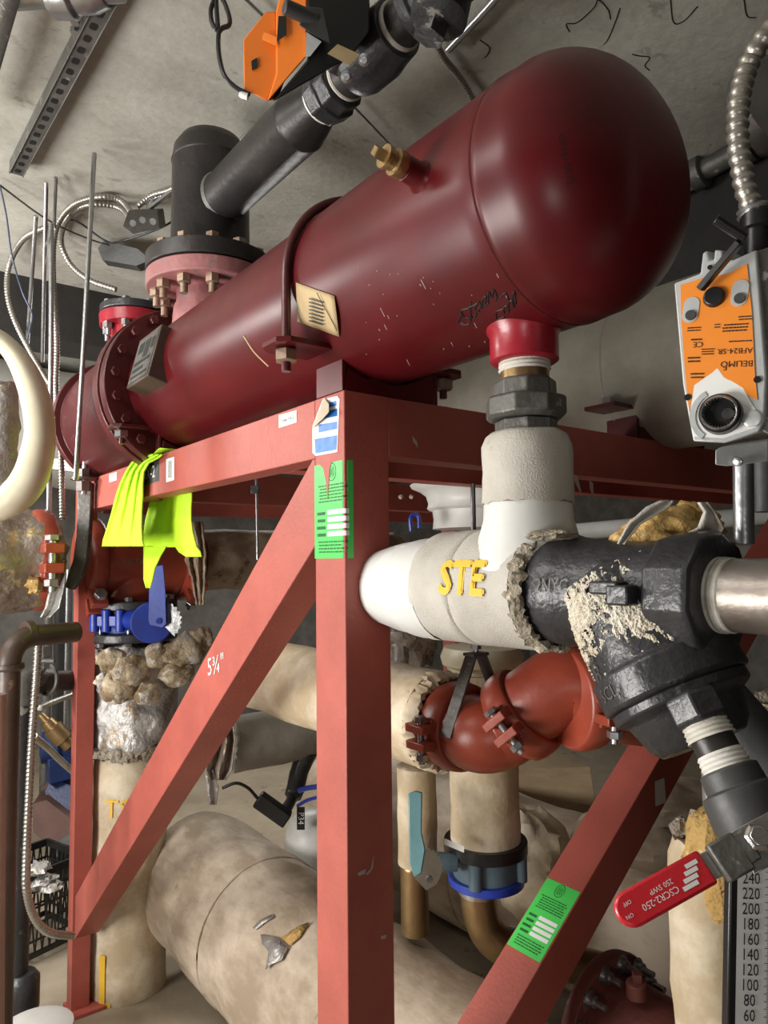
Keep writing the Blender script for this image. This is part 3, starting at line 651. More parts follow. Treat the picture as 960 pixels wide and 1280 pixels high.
for i, num in enumerate(range(260, 20, -20)):
    zc = thz(1073+i*18.7)
    if abs(zc) < .08:
        lettering(k, str(num), .0125, lambda u, v: f3(-.019+u*.75, zc+v))
    for j in range(8):
        zz = thz(1073+i*18.7+j*18.7/8)
        if abs(zz) < .08: quad(k, f3, -.006 if j % 4 else -.008, -.003, zz-.0002, zz+.0002)
for i in range(60):
    zz = -.08+i*.0027; quad(k, f3, .008, .011, zz-.0002, zz+.0002)
for i, num in enumerate((70, 60, 50, 40, 30, 20)):
    zc = thz(1203+i*18); 
    if abs(zc) < .08: lettering(k, str(num), .008, lambda u, v: f3(.016+u*.8, zc+v))
k.build('printing', 'ink', o, flat=True)
k = MB(); quad(k, lambda u, v: f3(u, v), .0012, .0040, -.081, .081); k.build('spirit_tube', 'nozzle_red', th, 'thin tube between the scales', flat=True)

# ================================================================== RIGHT-HAND ACTUATOR
AD = .76
ac = thing('damper_actuator', 'orange faced grey actuator with black crank hanging right of the maroon vessel', 'actuator', at(900, 560, AD))
def af(a, c, d=0): return at(a, c, AD+d+(900-a)*.00045)
body = [(842,354),(875,342),(878,316),(884,313),(887,325),(892,325),(893,312),(903,313),(904,325),(916,325),(945,312),(958,470),(955,525),(948,540),(905,554),(866,552),(860,520),(853,480)]
b = MB(); nrm = (af(900, 430, .05)-af(900, 430)); nrm = (nrm+CR*.030).normalized()*.055
b.prism([af(a, c) for a, c in body], nrm); o = b.build('housing', 'cast_alu', ac, bevel=.002)
MB().prism([af(945,314,.004), af(985,300,.012), af(990,560,.012), af(950,538,.004)], nrm*.9).build('side_cover', 'grey_iron', ac, bevel=.002)
AXU = None
lab = [(851,357),(872,350),(912,342),(934,330),(936,352),(940,390),(944,470),(947,500),(925,490),(895,472),(868,482),(862,515),(857,470),(852,400)]
dn = (af(940, 430)-af(860, 430)).cross(af(900, 380)-af(900, 480)).normalized()
AXU = (af(940, 430)-af(860, 430)).normalized(); AXV = dn.cross(AXU).normalized()
b = MB(); b.prism([af(a, c)+dn*.0003 for a, c in lab], dn*.0012); fl_ = b.build('face_label', 'orange_label', ac, 'orange printed face')
b = MB()
b.prism([af(a, c)+dn*.0003 for a, c in [(862,520),(868,482),(884,466),(900,460),(925,478),(940,505),(950,520),(946,534),(905,548),(868,546)]], dn*.0012); b.build('white_panel', 'white_print', ac)
# knob ring
kc = af(902, 519); b = MB()
b.lathe(kc+dn*.001, dn, [(0, .022), (.012, .021), (.014, .019), (.014, .0165), (.004, .016)], 36); b.build('shaft_clamp', 'black_plastic', ac)
b = MB(); b.torus(kc+dn*.015, dn, .0175, .0014, 36, 8)
for i in range(30):
    a = 2*PI*i/30; x, y = frame(dn); b.obox(kc+dn*.013+(x*math.cos(a)+y*math.sin(a))*.0155, dn*.002, (x*math.cos(a)+y*math.sin(a))*.001, (-x*math.sin(a)+y*math.cos(a))*.0006)
b.lathe(kc+dn*.004+AXU*.008, dn, [(0, .006), (.008, .006)], 16); b.build('toothed_ring', 'bright_steel', ac)
b = MB(); x, y = AXU, AXV
pts = [kc+(x*math.cos(a)+y*math.sin(a))*.026 for a in [math.radians(130+i*11) for i in range(11)]]+[kc+(x*math.cos(a)+y*math.sin(a))*.032 for a in [math.radians(240-i*11) for i in range(11)]]
b.prism([p+dn*.0015 for p in pts], dn*.002); b.build('angle_scale', 'cast_alu', ac)
b = MB()
for a, c, R in ((860,497,.006), (947,475,.006), (888,335,.0045)):
    b = MB(); b.lathe(af(a, c)+dn*.0012, dn, [(0, R*.6), (.0015, R*.6)], 16); b.build('screw_hole', 'black_plastic', ac)
b = MB(); b.lathe(af(940, 524)+dn*.0015, dn, [(0, .009), (.002, .009), (.003, .007)], 24); b.build('dial', 'cast_alu', ac)
for (a, c, dd) in ((864, 388, 0), (925, 367, 1)):
    b = MB(); P_ = []
    for i in range(20):
        t = 2*PI*i/20; P_.append(af(a, c)+AXU*math.cos(t)*.0085+AXV*(math.sin(t)*.0085+(.006 if math.sin(t) > 0 else -.006))+dn*.0012)
    b.prism(P_, dn*.0012); w1 = b.build('window', 'cast_alu', ac)
    b = MB(); b.lathe(af(a, c+7)+dn*.0028, dn, [(0, .0058), (.002, .0055)], 20); b.build('keyed_screw', 'dark_grey', w1)
# crank handle
b = MB(); k0 = af(888, 366)+dn*.004
b.lathe(af(893, 372)+dn*.001, dn, [(0, .012), (.006, .010)], 20); b.bar(af(878, 366)+dn*.012, af(930, 316)+dn*.030, .007, .011, up=dn); b.cyl(af(936, 311)+dn*.030, af(904, 297)+dn*.050, .0055, 14)
b.build('crank_handle', 'black_plastic', ac, bevel=.001)
# printing, upside down on the face
k = MB(); ux, uy = -(AXU+AXV*.05).normalized(), -(AXV-AXU*.08).normalized()
def pf(a, c): 
    o_ = af(a, c)+dn*.0022; return lambda u, v: o_+ux*u+uy*v
lettering(k, 'BELIMO', .0095, pf(921, 455)); lettering(k, 'AFB24-SR', .0085, pf(919, 439)); lettering(k, 'CE', .009, pf(873, 431))
lettering(k, 'F', .008, pf(907, 460))
for (a, c, w_, h_, n_, sd) in ((925,427,.024,.003,1,1), (920,410,.026,.010,3,2), (932,398,.014,.006,2,3), (871,425,.012,.004,1,4), (885,440,.014,.008,3,5), (868,450,.014,.008,2,6), (872,470,.014,.008,2,7), (897,408,.006,.006,2,8), (868,412,.014,.006,2,9)):
    f = pf(a, c); small_print(k, f, w_, h_, n_, sd)
k.build('printing', 'ink', fl_, flat=True)
# mounting bracket and pipes
br = thing('actuator_bracket', 'galvanised bracket under the hanging grey actuator', 'bracket', at(925, 575, .77))
b = MB(); b.prism([at(894,563,.78), at(900,559,.78), at(960,550,.78), at(960,577,.78), at(908,583,.78), at(894,581,.78)], nrm*.6); b.build('bracket', 'cast_alu', br, bevel=.001)
b = MB(); b.lathe(at(923, 577, .775), -nrm, [(0, .005), (.004, .005), (.005, .003)], 16); b.build('screw', 'zinc', br)
cp = thing('support_pipe', 'upright galvanised pipe below the hanging grey actuator', 'pipe', at(930, 672, .84))
MB().cyl(at(929, 580, .84), at(930, 680, .84), .0115, 24).build('pipe', 'zinc', cp)
MB().cyl(at(955, 560, .88), at(956, 640, .88), .013, 24).build('support_pipe', 'dark_grey', None, label='dark upright pipe at the right edge under the hanging actuator', cat='pipe')
# cable gland and flexible conduit
cg = thing('cable_gland', 'black threaded cable gland topping the right hand actuator', 'cable gland', at(945, 300, .80))
b = MB(); b.lathe(at(947, 318, .80), CU, [(0, .014), (.028, .014), (.03, .019), (.046, .019), (.05, .015)], 20); b.build('gland_body', 'black_plastic', cg)
b = MB(); b.lathe(at(945, 272, .80), CU+CR*-.1, [(0, .018), (.004, .02), (.006, .017), (.010, .02), (.014, .014)], 24); b.build('lock_ring', 'zinc', cg)
p, rr = flexpath(smoothpath([at(943, 266, .80), at(933, 240, .80), at(926, 205, .80), at(922, 165, .80), at(925, 120, .80), at(936, 80, .80), at(955, 48, .79), at(990, 10, .78)]), .0115, .13, 1.15)
MB().sweep(p, rr, 18).build('flexible_conduit', 'flex', None, label='ribbed steel conduit rising from the right hand actuator', cat='conduit', sharp=60)

# ================================================================== SECOND VESSEL BEHIND
x2, z2, r2 = x0+1.077, 2.16, .218
hv = thing('lagged_vessel', 'grey insulated vessel lying behind the red stand at right', 'vessel', (x2, y0, z0))
b = MB(); b.lathe((x2, 2.05, z2), (0, -1, 0), [(0, .02), (.02, .12), (.06, .19), (.12, r2), (.5, r2), (.9, r2+.003), (1.5, r2), (1.56, r2*.9), (1.62, r2*.6), (1.64, .02)], 64); b.build('lagging_cover', 'grey_lag', hv, disp=(.004, 7, .08), sharp=60)
b = MB(); [b.torus((x2, Y, z2), (0, 1, 0), r2+.001, .004, 64, 6) for Y in (.86, 1.12, 1.38)]; b.build('lagging_seam', 'grey_lag', hv)
for Y in (y0+.05, y0+1.0):
    b = MB(); xl, xr = x2-.16, x2+.16
    for xx, sg in ((xl, -1), (xr, 1)):
        b.box((xx-.005, Y-.045, z0), (xx+.005, Y+.045, z0+.078)); b.box((min(xx, xx+sg*.1), Y-.045, z0+.074), (max(xx, xx+sg*.1), Y+.045, z0+.084))
    b.box((xl, Y-.045, z0), (xr, Y+.045, z0+.03)); b.build('saddle', 'maroon', hv)
    MB().lathe((xl-.065, Y, z0+.084), UZ, [(0, .018), (.02, .018)], 6).build('nut', 'zinc', hv)

# ================================================================== TOP PIPE AND ACTUATOR VALVE
tp = thing('capped_pipe', 'black capped vertical pipe bolted on the big pink flange', 'pipe', (N1[0], N1[1], 2.455))
b = MB(); b.lathe((N1[0], N1[1], 2.456), UZ, [(0, .1), (0, .174), (.003, .177), (.044, .177), (.047, .17), (.05, .125), (.075, .110), (.33, .108), (.332, .111), (.337, .108), (.37, .104), (.40, .085), (.42, .05), (.428, .004)], 56)
b.build('pipe_cap', 'mill_steel', tp, bevel=.001, sharp=50)
for k in range(12):
    a = 2*PI*(k+.3)/12; q = V((N1[0]+.145*math.cos(a), N1[1]+.145*math.sin(a), 2.502)); MB().lathe(q, UZ, [(0, .019), (.018, .019), (.02, .014)], 6).build('stud_nut', 'rust_bolt', tp)
ZB = 2.655
vp = thing('steel_branch_pipe', 'dark steel branch pipe welded to the capped vertical pipe', 'pipe', (xa, 1.5, ZB))
def yl(prof, X=xa, Z=ZB, Y=1.8, seg=40, mat='mill_steel', name='pipe', par=None, **k): return MB().lathe((X, Y, Z), (0, -1, 0), prof, seg, rot=k.pop('rot', 0)).build(name, mat, par or vp, bevel=k.pop('bevel', 0), **k)
yl([(0, .066), (.42, .066), (.424, .068), (.430, .066), (.45, .062), (.50, .050), (.52, .047)], Y=1.79, sharp=50)
yl([(0, .071), (.012, .067)], Y=1.775, name='weld_bead', mat='grey_iron')
un2 = thing('screwed_coupling', 'black eight-sided coupling between branch pipe and orange actuator valve', 'pipe fitting', (xa, 1.22, ZB))
yl([(0, .048), (.006, .049)], Y=1.275, name='thread', mat='thread_tape', par=un2)
yl([(0, .050), (.004, .060), (.04, .062), (.044, .056), (.075, .056), (.079, .050)], Y=1.265, seg=8, name='nut', mat='black_iron', par=un2, bevel=.003, rot=.2)
yl([(0, .043), (.09, .043)], Y=1.19, name='nipple', mat='mill_steel', par=un2)
yl([(0, .045), (.005, .047), (.008, .044)], Y=1.182, name='thread', mat='thread_tape', par=un2)
cv = thing('control_valve', 'black ball valve body with orange actuator hung from the ceiling pipe', 'valve', (xa, 1.05, ZB))
yl([(0, .045), (.01, .056), (.03, .062), (.09, .064), (.12, .058), (.15, .055)], Y=1.15, name='valve_body', mat='black_iron', par=cv, bevel=.002)
yl([(0, .046), (.006, .047), (.010, .044)], Y=1.00, name='thread', mat='thread_tape', par=cv)
up = thing('screwed_tee', 'blackish pipe tee at the top edge beyond the orange actuator', 'pipe fitting', (xa, .85, ZB))
yl([(0, .043), (.06, .043)], Y=.99, name='nipple', mat='mill_steel', par=up)
yl([(0, .045), (0, .058), (.012, .060), (.025, .060), (.03, .052), (.20, .054), (.20, .045)], Y=.945, name='tee_body', mat='scaly_black', par=up, bevel=.002)
b = MB(); b.lathe((xa, .87, ZB-.02), (-.2, .1, -1), [(0, .05), (.05, .05), (.055, .042)], 24); b.lathe((xa-.01, .89, ZB-.068), (-.2, .3, -1), [(0, .03), (.025, .03)], 6); b.build('side_plug', 'scaly_black', up)
# actuator body on the valve
AT = 1.22
def tf(a, c, d=0): return at(a, c, AT+d)
b = MB(); b.prism([tf(303,50), tf(331,15), tf(345,14), tf(348,92), tf(334,127), tf(304,112)], ray(330, 60).normalized()*.05+CR*.02); 
b.build('actuator_front', 'orange_plastic', cv, bevel=.003)
b = MB(); b.prism([tf(345,14,-.01), tf(352,-12,-.02), tf(384,-12,-.02), tf(384,70,-.02), tf(334,127,-.01), tf(345,92,-.01)], ray(360, 50).normalized()*.08); b.build('actuator_housing', 'orange_plastic', cv, bevel=.003)
b = MB(); b.prism([tf(330,44,-.006), tf(346,50,-.016), tf(346,58,-.016), tf(328,50,-.006)], (0, 0, .006)); b.prism([tf(348,20,-.024), tf(358,20,-.024), tf(358,44,-.024), tf(346,52,-.024)], ray(350, 30).normalized()*.004, 1)
b.prism([tf(314,76,-.003), tf(321,72,-.003), tf(322,84,-.003), tf(315,88,-.003)], ray(320, 80).normalized()*.003, 1); b.build('indicator', ['orange_plastic', 'ink'], cv)
b = MB(); b.prism([tf(384,-20,-.02), tf(400,-25,-.02), tf(462,-20,.0), tf(462,40,.0), tf(440,70,.0), tf(340,128,-.005), tf(384,75,-.02)], ray(400, 50).normalized()*.09)
b.build('black_base', 'black_plastic', cv, bevel=.003)
b = MB(); b.prism([tf(383,40,-.03), tf(402,52,-.03), tf(388,70,-.03), tf(382,72,-.03)], ray(390, 50).normalized()*.02); b.build('side_plate', 'cast_alu', cv)
b = MB(); b.cyl(tf(355, 8, -.07), tf(396, 26, -.04), .0125, 16); b.prism([tf(380,8,-.05), tf(404,10,-.05), tf(414,55,-.04), tf(396,46,-.05), tf(374,32,-.05)], ray(390, 30).normalized()*.02); b.build('release_handle', 'dark_grey', cv, bevel=.002)
b = MB(); b.prism([tf(409,67,-.03), tf(422,55,-.03), tf(450,68,-.02), tf(437,82,-.02)], ray(430, 68).normalized()*.004); b.build('rating_plate', 'paper', cv)
b = MB(); b.obox((xa-.045, 1.10, ZB+.02), (.018, 0, 0), (0, .05, 0), (0, 0, .05)); b.build('mounting_block', 'black_iron', cv, bevel=.004)
for q in ((455, 75), (433, 96)):
    b = MB(); p_ = tf(q[0], q[1], -.01); d_ = (EYE-p_).normalized(); b.lathe(p_, d_, [(-.02, .0105), (.006, .0105), (.007, .006), (.011, .0055)], 12); b.build('cap_screw', 'zinc', cv)
# black cable hanging with a loop
MB().sweep(smoothpath([tf(312, 118), tf(296, 110), tf(281, 95), tf(274, 70), tf(273, 45), tf(277, 36), tf(287, 30), tf(284, 12), tf(274, -6), tf(264, 10), tf(265, 28), tf(272, 37), tf(271, 15), tf(268, -30)]), .0042, 8).build('black_cable', 'black_plastic', None, label='black cable looped beside the orange actuator at the top', cat='cable')
MB().lathe(tf(310, 121), (CR*-1+CU*.3), [(0, .006), (.012, .006), (.016, .004)], 14).build('cable_gland', 'white_print', None, label='small white cable gland under the orange actuator box', cat='cable gland')

# ================================================================== LAGGED PIPES UNDER THE STAND
bp = thing('lagged_main', 'widest beige lagged pipe sloping through the bottom of the stand', 'pipe', (x0+.5, 1.8, .1))
XB, ZBg, RB = x0+.5, .35, .255
b = MB(); b.lathe((XB, 2.86, ZBg), (0, -1, 0), [(-.16, .02), (-.15, .14), (-.12, .21), (-.06, .245)]+[(0+.1*i, RB+.004*math.sin(i*1.7)) for i in range(19)], 72); b.build('lagging', 'lagging', bp, disp=(.007, 5, .08), sharp=60)
def pipe_hit(px, py, X, Z, r, lift=0):
    d = ray(px, py); o = EYE-V((X, 0, Z)); rr = r+lift; A = d.x**2+d.z**2; B = 2*(o.x*d.x+o.z*d.z); Cc = o.x**2+o.z**2-rr*rr
    return EYE+d*((-B-math.sqrt(max(0, B*B-4*A*Cc)))/2/A)
g = MB(); g.add([pipe_hit(a, c, XB, ZBg, RB, .008) for a, c in [(326,1168),(345,1172),(360,1184),(352,1200),(338,1206),(332,1212),(336,1190),(328,1180)]], [tuple(range(8))]); g.build('torn_foil', 'foil', bp, 'torn foil patch', solid=.003)
g = MB(); g.add([pipe_hit(a, c, XB, ZBg, RB, .007) for a, c in [(352,1172),(372,1158),(386,1153),(374,1172),(362,1182)]], [tuple(range(5))]); g.build('torn_fibre', 'fibreglass', bp, 'exposed yellow fibre', solid=.002)
g = MB(); g.add([pipe_hit(a, c, XB, ZBg, RB, .009) for a, c in [(316,1160),(326,1150),(340,1143),(342,1147),(330,1154),(320,1162)]], [tuple(range(6))]); g.build('torn_foil', 'foil', bp, 'torn foil patch', solid=.003)
b = MB(); b.torus((XB, 2.30, ZBg), (0, 1, 0), RB-.001, .004, 64, 6); b.build('lagging_seam', 'lagging', bp); b = MB(); b.torus((XB, 1.62, ZBg), (0, 1, 0), RB-.0005, .003, 64, 6); b.build('lagging_seam', 'lagging', bp)

XM, ZM, RM = x0+.3, 1.31, .1026
mp_ = thing('lagged_branch', 'cream lagged pipe at mid height whose cut end shows an orange coupling', 'pipe', (XM, 1.6, ZM-.1))
b = MB(); b.lathe((XM, 3.2, ZM), (0, -1, 0), [(1.12+i*.1, RM+.0015*math.sin(i*2.3)) for i in range(10)]+[(2.06, RM), (2.062, .085)], 48, jag=.02); b.build('lagging', 'cream_lag', mp_, disp=(.004, 8, .06), sharp=60)
b = MB(); b.ragged((XM, 1.135, ZM), (0, 1, 0), .094, .04, .018, .007)
b.build('ragged_end', 'cream_lag', mp_, 'ragged cut end of the lagging')
k = MB(); f = lambda u, v: V((XM-(RM+.004)*math.cos(.55+v/RM), 1.93-u, ZM+(RM+.004)*math.sin(.55+v/RM))); lettering(k, 'HTS', .075, f); k.build('stencil', 'yellow_paint', mp_, 'yellow stencilled letters', flat=True)
gp = thing('grooved_pipework', 'orange grooved elbows and bolted couplings behind the white lagged pipe', 'pipework', (XM, 1.0, ZM-.1))
RG = .072
MB().cyl((XM, 1.3, ZM), (XM, 1.06, ZM), .070, 32).build('pipe', 'groove_orange', gp)
c1 = V((XM, 1.085, ZM)); e1 = at(628, 912, 1.40); e2 = at(672, 876, 1.36); e3 = at(712, 852, 1.34); e4 = at(752, 874, 1.34); e5 = at(792, 888, 1.55)
MB().sweep(smoothpath([c1+V((0, -.01, 0)), at(600, 918, 1.41), e1, at(652, 893, 1.38)], 8), [RG]*25, 32).build('elbow', 'groove_orange', gp, sharp=60)
MB().sweep(smoothpath([at(652, 893, 1.38), e2, e3, at(735, 862, 1.335), e4], 8), [RG*1.0]*33, 32).build('elbow', 'groove_orange', gp, sharp=60)
MB().sweep(smoothpath([e4, e5, at(850, 900, 1.8)], 8), [RG]*17, 32).build('pipe', 'groove_orange', gp, sharp=60)
coupling(gp, c1, (0, -1, 0), .074, .06, lug=V((-.95, 0, 0))+V((0, 0, -.05)), both=False)
coupling(gp, at(652, 892, 1.38), e2-e1, .074, .055, lug=at(628, 905, 1.2)-at(652, 890, 1.38), both=False)
coupling(gp, at(722, 872, 1.325), CR*1.0+F0*.35, .078, .055, lug=-F0-CR*.2+UZ*.0, both=False)
k = MB(); dd = (EYE-at(618, 925, 1.34)).normalized(); f = planefn(at(624, 922, 1.329), CR+CU*.25, CU-CR*.25); 
# hanger
hg = thing('clevis_hanger', 'steel clevis hanger and rod holding the cream lagged pipe', 'hanger', (XM, 1.17, 1.4))
HY = 1.03
b = MB(); b.cyl((XM, HY, 1.46), (XM, HY, 1.80), .005, 10); b.lathe((XM, HY, 1.47), UZ, [(0, .011), (.012, .011)], 6); b.build('threaded_rod', 'zinc', hg)
b = MB()
for sg in (-1, 1): b.bar((XM+sg*.012, HY, 1.46), (XM+sg*.085, HY, 1.31), .005, .03, up=(0, 1, 0))
b.bar((XM-.022, HY, 1.46), (XM+.022, HY, 1.46), .03, .006, up=(0, 0, 1)); b.build('clevis', 'grey_iron', hg, bevel=.001)

# vertical lagged pipes beyond
def vpipe(name, label, px, ytop, ybot, D, rpx, mat, cat='pipe', disp=(.004, 9, .05), prof=None, grp=None):
    p = at(px, 700, D); zt = at(px, ytop, D).z; zb_ = max(0.0, at(px, ybot, D).z); R = rpx/FPX*D; n = 10
    pr = prof or [(0, R*.8), (.006, R)]+[(.02+(zt-zb_-.02)*i/n, R) for i in range(n+1)]
    return MB().lathe((p.x, p.y, zt), -UZ, pr, 40).build(name, mat, None, disp=disp, label=label, cat=cat, sharp=60, group=grp)
vpipe('vertical_lagged_pipe', 'cream lagged upright pipe standing on the blue ringed butterfly valve', 600, 838, 1052, 1.9, 42, 'cream_lag')
q = at(600, 700, 1.9); b = MB(); zt = at(600, 806, 1.9).z
b.lathe((q.x, q.y, zt), -UZ, [(0, .05), (.005, .10), (.03, .11), (.05, .105), (.052, .095), (.07, .09)], 40); b.build('pipe_jacket', 'pvc_cream', None, label='cream plastic jacket collar directly under the stencilled white pipe', cat='pipe cover')
bf = thing('butterfly_valve', 'slate blue butterfly valve with bright blue bottom ring', 'valve', (q.x, q.y, at(600, 1105, 1.9).z))
zz = lambda py: at(600, py, 1.9).z
MB().lathe((q.x, q.y, zz(1048)), -UZ, [(0, .09), (0, .108), (.03, .108), (.03, .09)], 40).build('flange', 'black_plastic', bf, bevel=.002)
b = MB(); b.lathe((q.x, q.y, zz(1062)), -UZ, [(0, .085), (.07, .085)], 40)
for i in range(4):
    a = .5+PI/2*i; b.cyl((q.x+.09*math.cos(a), q.y+.09*math.sin(a), zz(1062)), (q.x+.09*math.cos(a), q.y+.09*math.sin(a), zz(1094)), .018, 14)
b.cyl(at(572, 1078, 1.84), at(530, 1075, 1.84), .022, 18); b.build('valve_body', 'slate_blue', bf, bevel=.002)
MB().lathe((q.x, q.y, zz(1092)), -UZ, [(0, .08), (0, .098), (.02, .098), (.02, .08)], 40).build('ring', 'blue_enamel', bf, 'bright blue ring', bevel=.002)
b = MB(); b.prism([at(556,1048,1.78), at(580,1058,1.77), at(580,1066,1.77), at(556,1056,1.78)], (0, .002, 0)); b.build('label', 'white_print', bf)
lv = thing('valve_lever', 'teal lever handle over a silver notched plate', 'valve lever', at(528, 1050, 1.75))
b = MB(); b.prism([at(510,992,1.75), at(519,988,1.75), at(528,990,1.75), at(527,1040,1.73), at(532,1062,1.73), at(527,1092,1.73), at(518,1097,1.73), at(512,1080,1.73)], ray(520, 1040).normalized()*.02); b.build('lever', 'teal', lv, bevel=.003)
b = MB(); pts = [at(518,1098,1.76)]+[at(530+22*math.sin(t)+(2 if i % 2 else 0), 1085-24*math.cos(t)-(2 if i % 2 else 0), 1.76) for i, t in enumerate([.15+i*.12 for i in range(18)])]+[at(545,1106,1.76), at(533,1113,1.76)]
b.prism(pts, ray(530, 1080).normalized()*.003); b.lathe(at(537, 1100, 1.758), (EYE-at(537, 1100, 1.75)).normalized(), [(0, .008), (.006, .007)], 12); b.build('notch_plate', 'bright_steel', lv)
vpipe('vertical_lagged_pipe', 'narrow cream lagged upright pipe behind the teal lever', 517, 955, 1078, 2.05, 24, 'cream_lag')
vpipe('vertical_brass_fitting', 'short brown pipe stub below the teal lever', 513, 1076, 1165, 2.04, 17, 'brass', disp=None)
ce = thing('copper_elbow', 'brown copper elbow under the bright blue valve ring', 'elbow', at(600, 1200, 1.88))
b = MB(); b.sweep(smoothpath([at(598, 1102, 1.9), at(599, 1130, 1.9), at(607, 1160, 1.9), at(625, 1180, 1.9), at(660, 1192, 1.92), at(760, 1215, 2.0)], 6), .046, 28); b.build('elbow', 'brass', ce, sharp=60)
b = MB(); b.lathe(at(598, 1106, 1.9), -UZ, [(0, .052), (.02, .052)], 28); b.lathe(at(632, 1184, 1.9), at(660, 1192, 1.92)-at(625, 1180, 1.9), [(0, .05), (.012, .052), (.02, .05)], 28); b.build('solder_ring', 'zinc', ce)
# large white cover seen between post and riser
wc = thing('valve_cover', 'moulded white plastic valve cover between the front post and riser', 'pipe cover', at(600, 660, 2.2))
q = at(602, 660, 2.25); b = MB(); zf = lambda py: at(602, py, 2.25).z
b.lathe((q.x, q.y, zf(606)), -UZ, [(0, .10), (0, .226), (.008, .222), (.02, .195), (.035, .175), (.06, .168), (.075, .172), (.08, .166), (.083, .155), (.11, .152), (.14, .155)], 56); b.build('cover', 'pvc_white', wc, sharp=40)
MB().sweep(smoothpath([at(514,664,2.1), at(513,648,2.1), at(518,643,2.1), at(523,646,2.1), at(524,660,2.1)]), .006, 8).build('cable_tie', 'blue_enamel', None, label='bright blue plastic clip beside the moulded white cover', cat='clip')
for a, c, r_, nm in ((501, 621, .009, 'white lump on the dark rail, left one of two'), (514, 621, .008, 'cream lump on the dark rail, right one of two')):
    MB().lump(at(a, c, 2.6), r_, .3, 2, 12).build('plaster_crumb', 'crust', None, label=nm, cat='rubble')
# crumpled foil jacket
b = MB(); b.lump(at(508, 795, 2.3), (.10, .10, .11), .35, 2.5, 32); b.build('crumpled_foil_jacket', 'foil', None, label='crumpled foil jacket right of the front post', cat='insulation', disp=(.012, 20))
# grey cross pipe with torn foil
q = at(340, 922, 2.7)
cpz = thing('grey_lagged_pipe', 'grey lagged pipe with torn foil end behind the diagonal brace', 'pipe', q)
b = MB(); xs = at(288, 924, 2.6); b.lathe((xs.x, q.y, q.z), (1, 0, 0), [(0, .06), (0, .097)]+[(.1+i*.1, .098) for i in range(12)], 40, jag=.02); b.build('lagging', 'grey_lag', cpz, disp=(.005, 8, .06), sharp=60)
g = MB(); drape(g, [(905, 262, 292), (925, 268, 294), (945, 262, 292), (962, 256, 290), (975, 262, 282)], lambda a, c: at(a, c, 2.5), .02, 2); g.build('torn_foil', 'foil_brown', cpz, solid=.004)
g = MB(); drape(g, [(962, 256, 266), (985, 258, 273), (1006, 262, 270)], lambda a, c: at(a, c, 2.5), .008, 1); g.build('torn_foil', 'foil', cpz, solid=.003)
# dosing pot P34
pt = thing('white_canister', 'rounded white canister labelled P34 beside the front post', 'canister', at(385, 1070, 2.75))
b = MB(); q = at(392, 1060, 2.8); b.lathe((q.x, q.y, at(392, 1100, 2.8).z), UZ, [(0, .09), (.01, .105), (.14, .112), (.19, .105), (.23, .085), (.255, .05), (.26, .01)], 40); b.build('canister', 'pvc_white', pt)
o_ = at(376, 1023, 2.66); dn2 = (EYE-o_).normalized(); b = MB(); b.obox(o_, CR*.0145, CU*.042, dn2*.001); lb = b.build('label_strip', 'ink', pt)
k = MB(); f = planefn(o_+dn2*.0025, -CU, CR); lettering(k, 'P34', .03, f); k.build('lettering', 'white_print', lb, flat=True)
b = MB(); b.sweep(smoothpath([at(372,1007,2.66), at(385,1000,2.62), at(400,996,2.6)]), .006, 8); b.sweep(smoothpath([at(374,988,2.66), at(385,985,2.62), at(400,983,2.6)]), .009, 8); b.build('tie', 'blue_enamel', pt)
ad = thing('cable_adapter', 'black inline cable adapter by the white canister', 'adapter', at(340, 1010, 2.6))
b = MB(); b.bar(at(322, 998, 2.62), at(360, 1025, 2.62), .05, .055); b.build('adapter_body', 'black_plastic', ad, bevel=.006)
MB().sweep(smoothpath([at(322,998,2.6), at(310,985,2.6), at(295,979,2.6), at(278,985,2.6)]), .006, 8).build('cord', 'black_plastic', ad)
b = MB(); b.sweep(smoothpath([at(358,1012,2.7), at(368,990,2.75), at(374,965,2.75), at(385,940,2.75)]), [.02]*6+[.035]*13, 12); b.build('valve_stem_guard', 'black_iron', None, label='black tapered guard above the white canister', cat='valve guard', disp=(.004, 20))

# ---- lower right clutter
b = MB(); b.prism([at(640,962,3.2), at(738,958,3.1), at(748,1022,3.1), at(742,1034,3.1), at(640,1000,3.2)], V((.1, .3, -.0))); b.build('plywood_board', 'plywood', None, label='knotty plywood board behind the orange couplings', cat='board', bevel=.003)
MB().bar(at(640, 1008, 3.0), at(742, 1042, 2.9), .05, .05).build('timber_batten', 'cream_lag', None, label='pale timber batten lying below the knotty plywood board', cat='batten', bevel=.004)
b = MB(); b.lump(at(662, 1080, 2.5), (.14, .14, .19), .2, 1.8, 40); b.build('wrapped_bundle', 'cream_lag', None, label='pale cloth wrapped bundle left of the lower right brace', cat='bundle', disp=(.02, 8))
X3, Z3, R3 = 2.25, .36, .29
b = MB(); b.lathe((X3, 3.4, Z3), (0, -1, 0), [(0, .2), (.05, .3)]+[(.1+.15*i, R3+.005*math.sin(i*2.1)) for i in range(15)]+[(2.3, .3), (2.32, .1)], 64); lh = thing('lagged_header', 'fat lagged pipe low behind the lower right brace', 'pipe', (X3, 2, .2)); b.build('lagging', 'lagging', lh, disp=(.012, 4, .1), sharp=60)
for Y in (2.2, 1.7): MB().torus((X3, Y, Z3), (0, 1, 0), R3, .005, 60, 6).build('seam_band', 'lagging', lh)
b = MB(); b.lump(at(830, 1000, 2.6), (.25, .2, .07), .2, 1.6, 28); b.lump(at(790, 1045, 2.5), (.2, .2, .08), .2, 1.6, 28); b.build('discarded_lagging', 'lagging', None, label='crumpled offcuts of lagging beyond the lower right brace', cat='insulation', disp=(.01, 12))
